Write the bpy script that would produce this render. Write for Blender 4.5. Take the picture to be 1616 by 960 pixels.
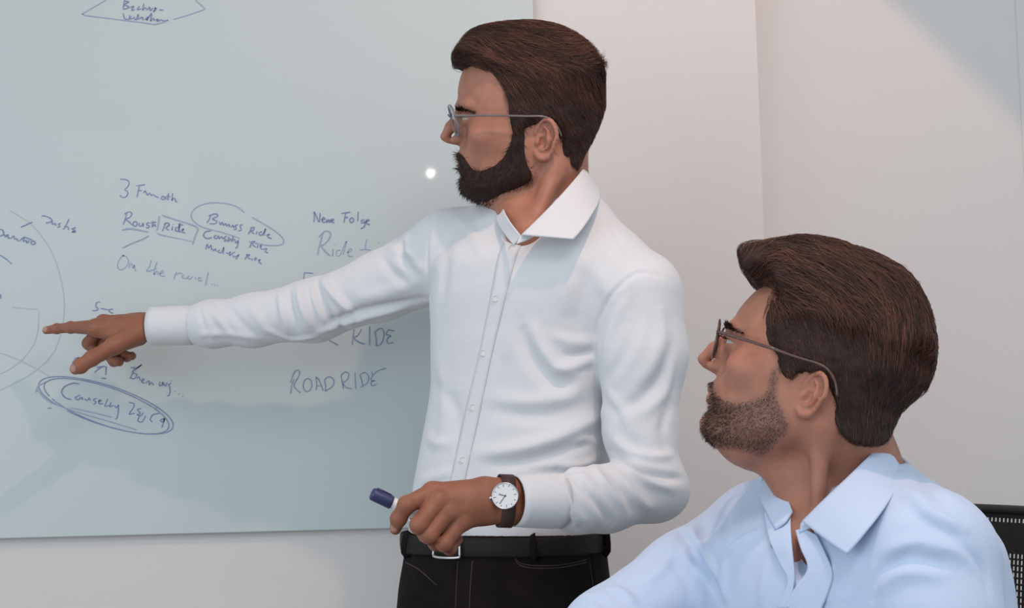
import bpy, bmesh, math, random
import numpy as np
from mathutils import Vector, Matrix
from mathutils.bvhtree import BVHTree

for o in list(bpy.data.objects):
    bpy.data.objects.remove(o)
SC = bpy.context.scene
COL = SC.collection
rng = np.random.default_rng(7)
random.seed(7)

# ------------------------------------------------------------------ camera
CAM_Z, F_PX = 1.20, 2400.0
PITCH, ROLL = math.radians(4.3), math.radians(1.5)
cr0 = np.array([1.0, 0, 0])
cu0 = np.array([0, -math.sin(PITCH), math.cos(PITCH)])
cf = np.array([0, math.cos(PITCH), math.sin(PITCH)])
cu = cu0 * math.cos(ROLL) + cr0 * math.sin(ROLL)
cr = cr0 * math.cos(ROLL) - cu0 * math.sin(ROLL)
cam_pos = np.array([0, 0, CAM_Z])
cam = bpy.data.cameras.new('camera')
cam.sensor_width = 36.0
cam.lens = F_PX / 1616 * 36.0
cam.clip_start = 0.05
cam_o = bpy.data.objects.new('camera', cam)
COL.objects.link(cam_o)
cam_o.matrix_world = Matrix([[cr[0], cu[0], -cf[0], 0], [cr[1], cu[1], -cf[1], 0],
                             [cr[2], cu[2], -cf[2], CAM_Z], [0, 0, 0, 1]])
SC.camera = cam_o


def at(px, py, Y):
    """world point at depth Y that the photograph shows at (px, py)"""
    d = cf + cr * (px - 808) / F_PX - cu * (py - 480) / F_PX
    return cam_pos + d * (Y / d[1])


# ------------------------------------------------------------------ light
W = bpy.data.worlds.new('world')
SC.world = W
W.use_nodes = True
W.node_tree.nodes['Background'].inputs[0].default_value = (0.85, 0.925, 1.0, 1)
W.node_tree.nodes['Background'].inputs[1].default_value = 0.76
SC.view_settings.view_transform = 'Standard'
SC.view_settings.look = 'None'
SC.view_settings.exposure = 0.10
SC.view_settings.gamma = 1.0
SC.view_settings.use_curve_mapping = False


def aim(o, target):
    d = Vector(target) - o.location
    o.rotation_euler = d.to_track_quat('-Z', 'Y').to_euler()


def area(name, loc, target, sx, sy, power, col):
    l = bpy.data.lights.new(name, 'AREA')
    l.shape = 'RECTANGLE'
    l.size, l.size_y = sx, sy
    l.energy = power
    l.color = col
    o = bpy.data.objects.new(name, l)
    COL.objects.link(o)
    o.location = loc
    aim(o, target)
    return o


# daylight through the window on the left, ceiling panel, warm ceiling spot
area('window_daylight', (-2.4, -0.3, 1.5), (0.1, 2.4, 1.2), 2.6, 1.9, 27, (0.82, 0.91, 1.0))
area('ceiling_panel_light', (0.58, 0.45, 2.66), (0.1, 2.4, 1.1), 1.0, 0.5, 9, (0.97, 0.97, 1.0))
dl = bpy.data.lights.new('ceiling_downlight', 'POINT')
dl.energy = 5
dl.shadow_soft_size = 0.02
dl.color = (1.0, 0.9, 0.8)
dl_o = bpy.data.objects.new('ceiling_downlight', dl)
COL.objects.link(dl_o)
dl_o.location = (-0.45, -3.2, 2.62)
sp = bpy.data.lights.new('warm_ceiling_spot', 'SPOT')
sp.energy = 29
sp.color = (1.0, 0.60, 0.44)
sp.spot_size = math.radians(122.4)
sp.spot_blend = 0.02
sp.shadow_soft_size = 0.025
sp_o = bpy.data.objects.new('warm_ceiling_spot', sp)
COL.objects.link(sp_o)
sp_o.location = (0.30, 1.50, 2.62)
aim(sp_o, (-1.5, 2.7, -0.6))


# ------------------------------------------------------------------ numpy field tools
def A(*v):
    return np.array(v, dtype=np.float32)


def smin(a, b, k):
    h = np.clip(0.5 + 0.5 * (b - a) / k, 0, 1)
    return b * (1 - h) + a * h - k * h * (1 - h)


def smax(a, b, k):
    return -smin(-a, -b, k)


def sstep(e0, e1, x):
    t = np.clip((x - e0) / (e1 - e0), 0, 1)
    return t * t * (3 - 2 * t)


def cap(P, a, b, ra, rb=None):
    a = np.asarray(a, np.float32); b = np.asarray(b, np.float32)
    rb = ra if rb is None else rb
    ab = b - a
    t = np.clip((P - a) @ ab / max(float(ab @ ab), 1e-12), 0, 1)
    d = P - a - t[:, None] * ab
    return np.sqrt(np.einsum('ij,ij->i', d, d)) - (ra + (rb - ra) * t)


def chain(P, pts, rad, k=0.0):
    d = None
    for i in range(len(pts) - 1):
        c = cap(P, pts[i], pts[i + 1], rad[i], rad[i + 1])
        d = c if d is None else (smin(d, c, k) if k else np.minimum(d, c))
    return d


def ell(P, c, r, R=None):
    q = P - np.asarray(c, np.float32)
    if R is not None:
        q = q @ np.asarray(R, np.float32)
    r = np.asarray(r, np.float32)
    k0 = np.sqrt(((q / r) ** 2).sum(1)) + 1e-9
    k1 = np.sqrt(((q / (r * r)) ** 2).sum(1)) + 1e-9
    return k0 * (k0 - 1) / k1


def table(xs, ys, n=400):
    """smooth (Catmull-Rom) resampling of a small table"""
    xs = np.asarray(xs, float); ys = np.asarray(ys, float)
    m = np.gradient(ys, xs)
    X = np.linspace(xs[0], xs[-1], n)
    i = np.clip(np.searchsorted(xs, X) - 1, 0, len(xs) - 2)
    h = xs[i + 1] - xs[i]
    t = (X - xs[i]) / h
    Y = ((2 * t**3 - 3 * t**2 + 1) * ys[i] + (t**3 - 2 * t**2 + t) * h * m[i]
         + (-2 * t**3 + 3 * t**2) * ys[i + 1] + (t**3 - t**2) * h * m[i + 1])
    return X, Y


def tb(T, x):
    return np.interp(x, T[0], T[1]).astype(np.float32)


def rotz(a):
    c, s = math.cos(a), math.sin(a)
    return np.array([[c, -s, 0], [s, c, 0], [0, 0, 1]])


def axis_rot(axis, ang):
    return np.array(Matrix.Rotation(ang, 3, Vector(axis)))


def poly_sd(px, pz, poly):
    """signed distance to a 2D polygon, negative inside"""
    poly = np.asarray(poly, np.float32)
    n = len(poly)
    d2 = np.full(px.shape, 1e9, np.float32)
    ins = np.zeros(px.shape, bool)
    for i in range(n):
        a = poly[i]; b = poly[(i + 1) % n]
        e = b - a
        wx, wz = px - a[0], pz - a[1]
        t = np.clip((wx * e[0] + wz * e[1]) / (e @ e + 1e-12), 0, 1)
        d2 = np.minimum(d2, (wx - t * e[0])**2 + (wz - t * e[1])**2)
        c = ((a[1] > pz) != (b[1] > pz)) & (px < (b[0] - a[0]) * (pz - a[1]) / (b[1] - a[1] + 1e-12) + a[0])
        ins ^= c
    d = np.sqrt(d2)
    return np.where(ins, -d, d)


def line_d(px, pz, pts):
    d2 = np.full(px.shape, 1e9, np.float32)
    pts = np.asarray(pts, np.float32)
    for i in range(len(pts) - 1):
        a = pts[i]; e = pts[i + 1] - a
        wx, wz = px - a[0], pz - a[1]
        t = np.clip((wx * e[0] + wz * e[1]) / (e @ e + 1e-12), 0, 1)
        d2 = np.minimum(d2, (wx - t * e[0])**2 + (wz - t * e[1])**2)
    return np.sqrt(d2)


def smooth_poly(pts, n=6, closed=True):
    pts = np.asarray(pts, float)
    out = []
    N = len(pts)
    for i in range(N if closed else N - 1):
        if closed:
            p0, p1, p2, p3 = pts[i - 1], pts[i], pts[(i + 1) % N], pts[(i + 2) % N]
        else:
            p0, p1, p2, p3 = pts[max(i - 1, 0)], pts[i], pts[i + 1], pts[min(i + 2, N - 1)]
        for j in range(n):
            t = j / n
            out.append(0.5 * ((2 * p1) + (-p0 + p2) * t + (2 * p0 - 5 * p1 + 4 * p2 - p3) * t * t
                              + (-p0 + 3 * p1 - 3 * p2 + p3) * t**3))
    if not closed:
        out.append(pts[-1])
    return np.array(out)


def hash3(i, j, k, seed):
    n = (i * 374761393 + j * 668265263 + k * 2147483647 + seed * 974711) & 0xffffffff
    n = ((n ^ (n >> 13)) * 1274126177) & 0xffffffff
    return ((n ^ (n >> 16)) & 0xffff) / 32767.5 - 1.0


def noise(P, scale=1.0, seed=0):
    q = np.asarray(P, np.float64) * scale
    f = np.floor(q).astype(np.int64)
    t = q - f
    t = t * t * (3 - 2 * t)
    r = 0
    for dx in (0, 1):
        for dy in (0, 1):
            for dz in (0, 1):
                w = (t[:, 0] if dx else 1 - t[:, 0]) * (t[:, 1] if dy else 1 - t[:, 1]) * (t[:, 2] if dz else 1 - t[:, 2])
                r = r + w * hash3(f[:, 0] + dx, f[:, 1] + dy, f[:, 2] + dz, seed)
    return r


def grad(f, P, e):
    g = np.empty_like(P)
    for i in range(3):
        d = np.zeros(3, np.float32); d[i] = e
        g[:, i] = f(P + d) - f(P - d)
    return g / (2 * e)


def nets(f, lo, hi, h, L=1.6, B=8, newton=True):
    """surface nets of f<0 inside the box lo..hi with cell h; returns verts, quads"""
    lo = np.asarray(lo, float); hi = np.asarray(hi, float)
    nb = np.ceil((hi - lo) / (h * B)).astype(int)
    n = nb * B + 1
    g = [lo[i] + (np.arange(nb[i]) + 0.5) * B * h for i in range(3)]
    C = np.stack(np.meshgrid(*g, indexing='ij'), -1).reshape(-1, 3).astype(np.float32)
    fc = f(C)
    act = (np.abs(fc) < L * B * h).reshape(nb)
    V = np.ones(n, np.float32)
    big = np.repeat(np.repeat(np.repeat(np.where(fc < 0, -1, 1).reshape(nb), B, 0), B, 1), B, 2)
    V[:-1, :-1, :-1] = big
    M = np.zeros(n, bool)
    ba = np.repeat(np.repeat(np.repeat(act, B, 0), B, 1), B, 2)
    for dx in (0, 1):
        for dy in (0, 1):
            for dz in (0, 1):
                M[dx:n[0] - 1 + dx, dy:n[1] - 1 + dy, dz:n[2] - 1 + dz] |= ba
    idx = np.argwhere(M)
    pts = (lo + idx * h).astype(np.float32)
    vals = np.concatenate([f(pts[i:i + 400000]) for i in range(0, len(pts), 400000)])
    V[M] = vals
    S = V < 0
    cnt = np.zeros(n - 1, np.int8)
    for dx in (0, 1):
        for dy in (0, 1):
            for dz in (0, 1):
                cnt += S[dx:n[0] - 1 + dx, dy:n[1] - 1 + dy, dz:n[2] - 1 + dz]
    cm = (cnt > 0) & (cnt < 8)
    cells = np.argwhere(cm)
    vid = np.full(n - 1, -1, np.int64)
    vid[cm] = np.arange(len(cells))
    acc = np.zeros((len(cells), 3)); num = np.zeros(len(cells))
    corners = [np.array((a, b, c)) for a in (0, 1) for b in (0, 1) for c in (0, 1)]
    for a in corners:
        for ax in range(3):
            if a[ax] == 0:
                b = a.copy(); b[ax] = 1
                ia = cells + a; ib = cells + b
                va = V[ia[:, 0], ia[:, 1], ia[:, 2]]; vb = V[ib[:, 0], ib[:, 1], ib[:, 2]]
                m = (va < 0) != (vb < 0)
                t = np.where(m, va / (va - vb + 1e-20), 0)
                p = a + np.outer(t, b - a)
                acc[m] += p[m]; num[m] += 1
    verts = (lo + (cells + acc / num[:, None]) * h).astype(np.float32)
    quads = []
    for ax in range(3):
        o1, o2 = [(1, 2), (2, 0), (0, 1)][ax]
        sl0 = [slice(None)] * 3; sl1 = [slice(None)] * 3
        sl0[ax] = slice(0, -1); sl1[ax] = slice(1, None)
        e = S[tuple(sl0)] != S[tuple(sl1)]
        E = np.argwhere(e)
        ok = (E[:, o1] > 0) & (E[:, o2] > 0) & (E[:, o1] < n[o1] - 1) & (E[:, o2] < n[o2] - 1)
        E = E[ok]
        d1 = np.zeros(3, int); d1[o1] = 1
        d2 = np.zeros(3, int); d2[o2] = 1
        q = [E - d1 - d2, E - d2, E, E - d1]
        q = np.stack([vid[c[:, 0], c[:, 1], c[:, 2]] for c in q], 1)
        flip = ~S[E[:, 0], E[:, 1], E[:, 2]]
        q[flip] = q[flip][:, ::-1]
        quads.append(q)
    quads = np.concatenate(quads)
    quads = quads[(quads >= 0).all(1)]
    if newton:
        for _ in range(2):
            gr = grad(f, verts, h * 0.3)
            step = (f(verts) / np.maximum((gr * gr).sum(1), 0.15))
            verts = verts - np.clip(step, -h, h)[:, None] * gr
    return verts, quads


def vnormals(v, q):
    fn = np.cross(v[q[:, 2]] - v[q[:, 0]], v[q[:, 3]] - v[q[:, 1]])
    n = np.zeros_like(v)
    for i in range(4):
        np.add.at(n, q[:, i], fn)
    return n / (np.linalg.norm(n, axis=1, keepdims=True) + 1e-12)


# ------------------------------------------------------------------ object helpers
def tag(o, label=None, cat=None, group=None, kind=None):
    if label: o['label'] = label
    if cat: o['category'] = cat
    if group: o['group'] = group
    if kind: o['kind'] = kind
    return o


def thing(name, label, cat, loc=(0, 0, 0), group=None):
    o = bpy.data.objects.new(name, None)
    COL.objects.link(o)
    o.location = loc
    o.empty_display_size = 0.1
    return tag(o, label, cat, group)


def wloc(o):
    p = Vector((0, 0, 0))
    while o is not None:
        p += o.location
        o = o.parent
    return np.array(p)


def mobj(name, verts, faces, m, parent=None, smooth=True, loc=(0, 0, 0)):
    """mesh from world-space vertices; stored relative to its parent (or to loc)"""
    base = wloc(parent) if parent is not None else np.array(loc, float)
    verts = np.asarray(verts, float) - base
    me = bpy.data.meshes.new(name)
    if isinstance(faces, np.ndarray) and faces.ndim == 2:
        nv, nf, k = len(verts), len(faces), faces.shape[1]
        me.vertices.add(nv); me.loops.add(nf * k); me.polygons.add(nf)
        me.vertices.foreach_set('co', verts.astype(np.float32).ravel())
        me.loops.foreach_set('vertex_index', faces.astype(np.int32).ravel())
        me.polygons.foreach_set('loop_start', np.arange(0, nf * k, k, dtype=np.int32))
        me.update(calc_edges=True)
    else:
        me.from_pydata([tuple(v) for v in verts], [], [tuple(int(i) for i in f) for f in faces])
    me.validate()
    if smooth:
        me.polygons.foreach_set('use_smooth', [True] * len(me.polygons))
    me.materials.append(m)
    o = bpy.data.objects.new(name, me)
    COL.objects.link(o)
    if parent is not None:
        o.parent = parent
    else:
        o.location = loc
    return o


def vcol(o, name, data):
    """float colour attribute per vertex"""
    at_ = o.data.color_attributes.new(name, 'FLOAT_COLOR', 'POINT')
    d = np.ones((len(o.data.vertices), 4), np.float32)
    d[:, :data.shape[1]] = data
    at_.data.foreach_set('color', d.ravel())


class MB:
    """collects simple shapes into one mesh"""
    def __init__(s):
        s.v = []; s.f = []

    def add(s, v, f):
        b = len(s.v)
        s.v += [tuple(map(float, p)) for p in v]
        s.f += [tuple(int(i) + b for i in q) for q in f]

    def box(s, lo, hi, R=None, c=None):
        v = [(x, y, z) for x in (lo[0], hi[0]) for y in (lo[1], hi[1]) for z in (lo[2], hi[2])]
        if R is not None:
            v = [np.asarray(R) @ np.array(p) + np.array(c) for p in v]
        s.add(v, [(0, 1, 3, 2), (4, 6, 7, 5), (0, 4, 5, 1), (2, 3, 7, 6), (0, 2, 6, 4), (1, 5, 7, 3)])

    def tube(s, pts, rad, n=8, closed=False, flat=None, caps=True):
        """swept tube; rad number or list; flat=(vector, factor) squashes along vector"""
        pts = np.asarray(pts, float)
        N = len(pts)
        rad = np.full(N, rad) if np.isscalar(rad) else np.asarray(rad, float)
        if closed:
            tan = np.roll(pts, -1, 0) - np.roll(pts, 1, 0)
        else:
            tan = np.gradient(pts, axis=0)
        tan /= np.linalg.norm(tan, axis=1, keepdims=True) + 1e-12
        ref = np.array([0, 0, 1.0]) if abs(tan[0][2]) < 0.9 else np.array([1.0, 0, 0])
        if flat is not None:
            ref = np.asarray(flat[0], float)
        u = ref - tan[0] * (ref @ tan[0]); u /= np.linalg.norm(u)
        V = []
        for i in range(N):
            if flat is not None:
                u = ref
            u = u - tan[i] * (u @ tan[i]); u /= np.linalg.norm(u) + 1e-12
            w = np.cross(tan[i], u)
            for j in range(n):
                a = 2 * math.pi * j / n
                fu = flat[1] if flat is not None else 1
                V.append(pts[i] + rad[i] * (math.cos(a) * u * fu + math.sin(a) * w))
        Fc = []
        for i in range(N if closed else N - 1):
            for j in range(n):
                a, b = i * n + j, i * n + (j + 1) % n
                c, d = ((i + 1) % N) * n + (j + 1) % n, ((i + 1) % N) * n + j
                Fc.append((a, b, c, d))
        if not closed and caps:
            Fc.append(tuple(range(n))[::-1]); Fc.append(tuple((N - 1) * n + j for j in range(n)))
        s.add(V, Fc)

    def lathe(s, prof, c, axis, n=24):
        """prof: list of (r, h) along axis from c"""
        ax = np.asarray(axis, float); ax /= np.linalg.norm(ax)
        ref = np.array([0, 0, 1.0]) if abs(ax[2]) < 0.9 else np.array([1.0, 0, 0])
        u = np.cross(ref, ax); u /= np.linalg.norm(u); w = np.cross(ax, u)
        V = []
        for r, hh in prof:
            for j in range(n):
                a = 2 * math.pi * j / n
                V.append(np.asarray(c) + ax * hh + r * (math.cos(a) * u + math.sin(a) * w))
        Fc = []
        for i in range(len(prof) - 1):
            for j in range(n):
                Fc.append((i * n + j, i * n + (j + 1) % n, (i + 1) * n + (j + 1) % n, (i + 1) * n + j))
        Fc.append(tuple(range(n))[::-1]); Fc.append(tuple((len(prof) - 1) * n + j for j in range(n)))
        s.add(V, Fc)

    def build(s, name, m, parent=None, smooth=False, loc=(0, 0, 0)):
        return mobj(name, np.array(s.v), s.f, m, parent, smooth, loc)


def patch(grid, nu, nv, thick, name, m, parent, sub=True):
    """smooth sheet through a grid of world points, with real thickness"""
    G = np.array(grid, float)
    R = np.array([smooth_poly(G[i], nv, False) for i in range(G.shape[0])])
    R = np.array([smooth_poly(R[:, j], nu, False) for j in range(R.shape[1])]).transpose(1, 0, 2)
    a, b = R.shape[:2]
    V = R.reshape(-1, 3)
    Q = np.array([(i * b + j, i * b + j + 1, (i + 1) * b + j + 1, (i + 1) * b + j)
                  for i in range(a - 1) for j in range(b - 1)])
    o = mobj(name, V, Q, m, parent)
    s = o.modifiers.new('thickness', 'SOLIDIFY')
    s.thickness = thick; s.offset = 0
    return o


# ------------------------------------------------------------------ materials
def mat(name, col, rough=0.6, **kw):
    m = bpy.data.materials.new(name)
    m.use_nodes = True
    b = m.node_tree.nodes['Principled BSDF']
    b.inputs['Base Color'].default_value = (*col, 1)
    b.inputs['Roughness'].default_value = rough
    for k, v in kw.items():
        b.inputs[k.replace('_', ' ')].default_value = v
    return m


def N(m, typ, **kw):
    n = m.node_tree.nodes.new(typ)
    for k, v in kw.items():
        if k.startswith('i_'):
            n.inputs[k[2:].replace('_', ' ')].default_value = v
        else:
            setattr(n, k, v)
    return n


def link(m, a, b):
    m.node_tree.links.new(a, b)


def bsdf(m):
    return m.node_tree.nodes['Principled BSDF']


def mottle(m, c1, c2, scale=8, detail=4, stretch=(1, 1, 1), bump=0.0, bscale=None, bdist=0.001):
    """noise-mixed base colour plus optional fine bump, in object coordinates"""
    tc = N(m, 'ShaderNodeTexCoord')
    mp = N(m, 'ShaderNodeMapping')
    mp.inputs['Scale'].default_value = stretch
    link(m, tc.outputs['Object'], mp.inputs[0])
    nz = N(m, 'ShaderNodeTexNoise')
    nz.inputs['Scale'].default_value = scale
    nz.inputs['Detail'].default_value = detail
    link(m, mp.outputs[0], nz.inputs['Vector'])
    mx = N(m, 'ShaderNodeMix', data_type='RGBA')
    mx.inputs[6].default_value = (*c1, 1); mx.inputs[7].default_value = (*c2, 1)
    link(m, nz.outputs[0], mx.inputs[0])
    link(m, mx.outputs[2], bsdf(m).inputs['Base Color'])
    if bump:
        n2 = N(m, 'ShaderNodeTexNoise')
        n2.inputs['Scale'].default_value = bscale or scale * 10
        n2.inputs['Detail'].default_value = 3
        link(m, mp.outputs[0], n2.inputs['Vector'])
        bp = N(m, 'ShaderNodeBump')
        bp.inputs['Strength'].default_value = bump
        bp.inputs['Distance'].default_value = bdist
        link(m, n2.outputs[0], bp.inputs['Height'])
        link(m, bp.outputs[0], bsdf(m).inputs['Normal'])
    return mx
# ------------------------------------------------------------------ the room
def wall_material(name, c1, c2):
    m = mat(name, c1, 0.85)
    mottle(m, c1, c2, 3.0, 3, (1, 1, 1.5))
    tc = N(m, 'ShaderNodeTexCoord')
    mp = N(m, 'ShaderNodeMapping')
    mp.inputs['Scale'].default_value = (55, 55, 420)
    link(m, tc.outputs['Object'], mp.inputs[0])
    n2 = N(m, 'ShaderNodeTexNoise', i_Scale=1.0, i_Detail=4.0)
    link(m, mp.outputs[0], n2.inputs['Vector'])
    bp = N(m, 'ShaderNodeBump', i_Strength=0.22, i_Distance=0.001)
    link(m, n2.outputs[0], bp.inputs['Height'])
    link(m, bp.outputs[0], bsdf(m).inputs['Normal'])
    return m


M = {}
M['wall'] = wall_material('woven_wallpaper', (0.60, 0.585, 0.57), (0.64, 0.62, 0.605))
M['floor'] = mat('grey_carpet', (0.4, 0.38, 0.36), 0.95)
mottle(M['floor'], (0.36, 0.34, 0.32), (0.44, 0.42, 0.40), 60, 5, bump=0.6, bscale=900, bdist=0.003)
M['seam'] = mat('white_trim', (0.55, 0.54, 0.53), 0.6)
mottle(M['seam'], (0.52, 0.51, 0.50), (0.58, 0.57, 0.56), 10)

WALL_Y = 2.755
x_edge = at(1203, 300, WALL_Y)[0]
x_edge2 = at(1607, 100, WALL_Y + 0.078)[0]


def struct(name, lo, hi, m, bev=0.0):
    mb = MB(); mb.box(lo, hi)
    c = ((lo[0] + hi[0]) / 2, (lo[1] + hi[1]) / 2, lo[2])
    o = mb.build(name, m, loc=c)
    if bev:
        b = o.modifiers.new('bevel', 'BEVEL'); b.width = bev; b.segments = 3
    return tag(o, kind='structure')


struct('floor', (-3.2, -3.6, -0.06), (2.6, 3.1, 0), M['floor'])
wb = struct('wall_back', (-3.2, WALL_Y, 0), (x_edge, WALL_Y + 0.3, 2.75), M['wall'])
wr = struct('wall_right', (x_edge - 0.001, WALL_Y + 0.08, 0), (x_edge2, WALL_Y + 0.3, 2.75), M['wall'])
wp = struct('trim_1', (x_edge2, WALL_Y + 0.077, 0), (2.6, WALL_Y + 0.3, 2.75), M['wall'], 0.003)
struct('ceiling', (-3.2, 2.0, 2.75), (2.6, 3.1, 2.85), M['seam'])

# ------------------------------------------------------------------ glass board
M['board'] = mat('white_glass', (0.455, 0.535, 0.545), 0.45, Specular_IOR_Level=0.3, Coat_Weight=0.14, Coat_Roughness=0.03)
mottle(M['board'], (0.472, 0.538, 0.542), (0.49, 0.552, 0.552), 1.5, 2)
M['board_edge'] = mat('green_glass_edge', (0.20, 0.28, 0.29), 0.25)
mottle(M['board_edge'], (0.18, 0.26, 0.28), (0.24, 0.32, 0.32), 20)
BOARD_Y = 2.739
bz = at(400, 840, BOARD_Y)[2]
bxr = at(842, 20, BOARD_Y)[0]
board = thing('whiteboard', 'large pale glass whiteboard covered in blue handwriting on the wall', 'whiteboard',
              ((-1.75 + bxr) / 2, WALL_Y, bz))
mb = MB(); mb.box((-1.75, BOARD_Y, bz), (bxr, BOARD_Y + 0.006, bz + 1.25))
pn = mb.build('glass_panel', M['board'], board)
bv = pn.modifiers.new('bevel', 'BEVEL'); bv.width = 0.0015; bv.segments = 2
mb = MB(); mb.box((-1.74, BOARD_Y + 0.0062, bz + 0.004), (bxr - 0.006, BOARD_Y + 0.012, bz + 1.246))
mb.build('backing_sheet', M['board_edge'], board)
for cx_ in (-1.5, -0.9, -0.2):
    for cz_ in (bz + 0.15, bz + 1.1):
        mb = MB(); mb.lathe([(0.02, 0), (0.02, WALL_Y - BOARD_Y - 0.0123)], (cx_, BOARD_Y + 0.0122, cz_), (0, 1, 0), 16)
        mb.build('wall_mount', M['board_edge'], board)

M['ink'] = mat('blue_marker_ink', (0.085, 0.13, 0.36), 0.5)
mottle(M['ink'], (0.10, 0.14, 0.32), (0.25, 0.30, 0.46), 90, 3)
M['ink_faint'] = mat('worn_marker_ink', (0.27, 0.34, 0.47), 0.5)
mottle(M['ink_faint'], (0.20, 0.27, 0.45), (0.36, 0.43, 0.50), 60, 3)
M['ink_ghost'] = mat('wiped_marker_ink', (0.37, 0.44, 0.50), 0.5)
mottle(M['ink_ghost'], (0.33, 0.40, 0.49), (0.42, 0.49, 0.53), 40, 3)


INK = [0]


def writing(name, strokes, m, w=0.0021, smooth=True, ox=0.0, oy=0.0, k=1.0):
    """strokes: polylines laid on the board as thin ribbons of ink; strokes that stand apart become parts of their own"""
    S = [np.array([at(ox + x * k, oy + y * k, BOARD_Y - 0.0004) for x, y in s]) for s in strokes]
    bb = [(p.min(0)[[0, 2]], p.max(0)[[0, 2]]) for p in S]
    grp = list(range(len(S)))
    for i in range(len(S)):
        for j in range(i):
            gap = np.maximum(bb[i][0] - bb[j][1], bb[j][0] - bb[i][1]).max()
            if gap < 0.012:
                gi, gj = grp[i], grp[j]
                grp = [gj if g == gi else g for g in grp]
    for g in sorted(set(grp)):
        V = []; Q = []
        for n_, p in enumerate([S[i] for i in range(len(S)) if grp[i] == g]):
            INK[0] += 1
            p = p - np.array([0, 0.00003 * (INK[0] % 30), 0])
            if smooth and len(p) > 2:
                p = smooth_poly(p, 5, False)
            t = np.gradient(p, axis=0)
            t /= np.linalg.norm(t, axis=1, keepdims=True) + 1e-9
            nrm = np.stack([-t[:, 2], 0 * t[:, 0], t[:, 0]], 1)
            ww = w * (0.75 + 0.35 * rng.random(len(p)))[:, None] / 2
            b = len(V)
            for i in range(len(p)):
                V.append(p[i] + nrm[i] * ww[i]); V.append(p[i] - nrm[i] * ww[i])
            for i in range(len(p) - 1):
                Q.append((b + 2 * i, b + 2 * i + 1, b + 2 * i + 3, b + 2 * i + 2))
        mobj(name, np.array(V), Q, M[m], board, smooth=False)


# strokes traced in crop coordinates (crop origin and scale given per group)
def arc(cx_, cy_, rx, ry, a0, a1, rot=0, n=24):
    o = []
    for i in range(n + 1):
        a = math.radians(a0 + (a1 - a0) * i / n)
        x, y = rx * math.cos(a), ry * math.sin(a)
        r = math.radians(rot)
        o.append((cx_ + x * math.cos(r) - y * math.sin(r), cy_ + x * math.sin(r) + y * math.cos(r)))
    return o


K1 = dict(ox=0, oy=260, k=0.25)
writing('handwriting', [[(758, 92), (795, 95), (815, 112), (806, 140), (788, 158), (806, 172), (800, 198), (775, 208), (755, 192)]], 'ink', **K1)
writing('handwriting', [[(880, 132), (872, 170), (865, 205)], [(858, 135), (885, 130), (915, 128)], [(870, 165), (895, 163)],
                        [(905, 180), (915, 165), (922, 175), (930, 192), (945, 180), (955, 195), (968, 190), (982, 200), (1000, 208)],
                        [(1040, 205), (1025, 200), (1018, 215), (1032, 220), (1045, 205), (1048, 222)],
                        [(1065, 180), (1060, 205), (1062, 225)], [(1050, 200), (1075, 202)],
                        [(1090, 180), (1085, 225), (1095, 212), (1105, 215), (1108, 230), (1120, 235)]], 'ink', **K1)
writing('handwriting', [[(800, 305), (790, 345), (778, 378)], [(785, 312), (815, 297), (832, 310), (820, 332), (795, 345), (815, 362), (835, 382)],
                        [(858, 358), (842, 365), (842, 385), (858, 388), (866, 370), (858, 358)],
                        [(880, 368), (878, 385), (892, 388), (903, 370), (905, 392)],
                        [(945, 368), (928, 368), (928, 380), (942, 388), (935, 400), (922, 395)],
                        [(965, 355), (960, 395)], [(952, 368), (985, 362)], [(962, 392), (975, 378), (982, 392)]], 'ink', **K1)
writing('handwriting', [[(1045, 365), (1035, 395), (1025, 420)], [(1035, 375), (1060, 368), (1068, 382), (1048, 398), (1065, 415)],
                        [(1090, 390), (1085, 415)], [(1092, 375), (1095, 376)],
                        [(1125, 395), (1108, 400), (1110, 418), (1125, 415), (1135, 370), (1130, 422), (1142, 420)],
                        [(1125, 375), (1155, 382)], [(1145, 415), (1160, 405), (1150, 425), (1170, 432)]], 'ink', **K1)
writing('underline', [[(795, 402), (850, 407), (935, 426)], [(770, 412), (820, 406), (880, 414)], [(775, 525), (830, 498), (900, 470), (940, 448)]], 'ink_faint', **K1)
writing('drawn_box', [[(1005, 325), (998, 380), (990, 415)], [(1025, 320), (1100, 345), (1180, 370), (1235, 390), (1248, 412), (1230, 455), (1215, 505)],
                      [(990, 430), (1015, 442), (1100, 462), (1180, 478), (1228, 490)], [(1000, 440), (1040, 452)]], 'ink_faint', **K1)
writing('handwriting', [[(785, 572), (760, 590), (742, 630), (752, 662), (785, 655), (810, 620), (800, 585), (768, 572)],
                        [(815, 655), (822, 625), (835, 632), (840, 655), (848, 635), (852, 668), (860, 670)],
                        [(955, 602), (945, 640), (925, 672), (965, 665), (990, 655)], [(990, 615), (975, 660), (972, 695), (985, 675), (998, 680), (996, 698)],
                        [(1008, 690), (1030, 680), (1022, 670), (1010, 685), (1015, 702), (1042, 703)]], 'ink_faint', **K1)
writing('handwriting', [[(1115, 675), (1105, 695), (1098, 722)], [(1105, 698), (1130, 685), (1150, 688)], [(1160, 695), (1150, 705), (1158, 718), (1180, 715)],
                        [(1195, 700), (1185, 715), (1200, 722), (1215, 705)], [(1235, 712), (1232, 725)], [(1270, 715), (1252, 715), (1255, 732), (1275, 730)],
                        [(1315, 680), (1305, 720), (1298, 760)], [(1335, 752), (1340, 756)], [(1352, 756), (1357, 759)], [(1370, 760), (1376, 762)]], 'ink_faint', **K1)
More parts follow.
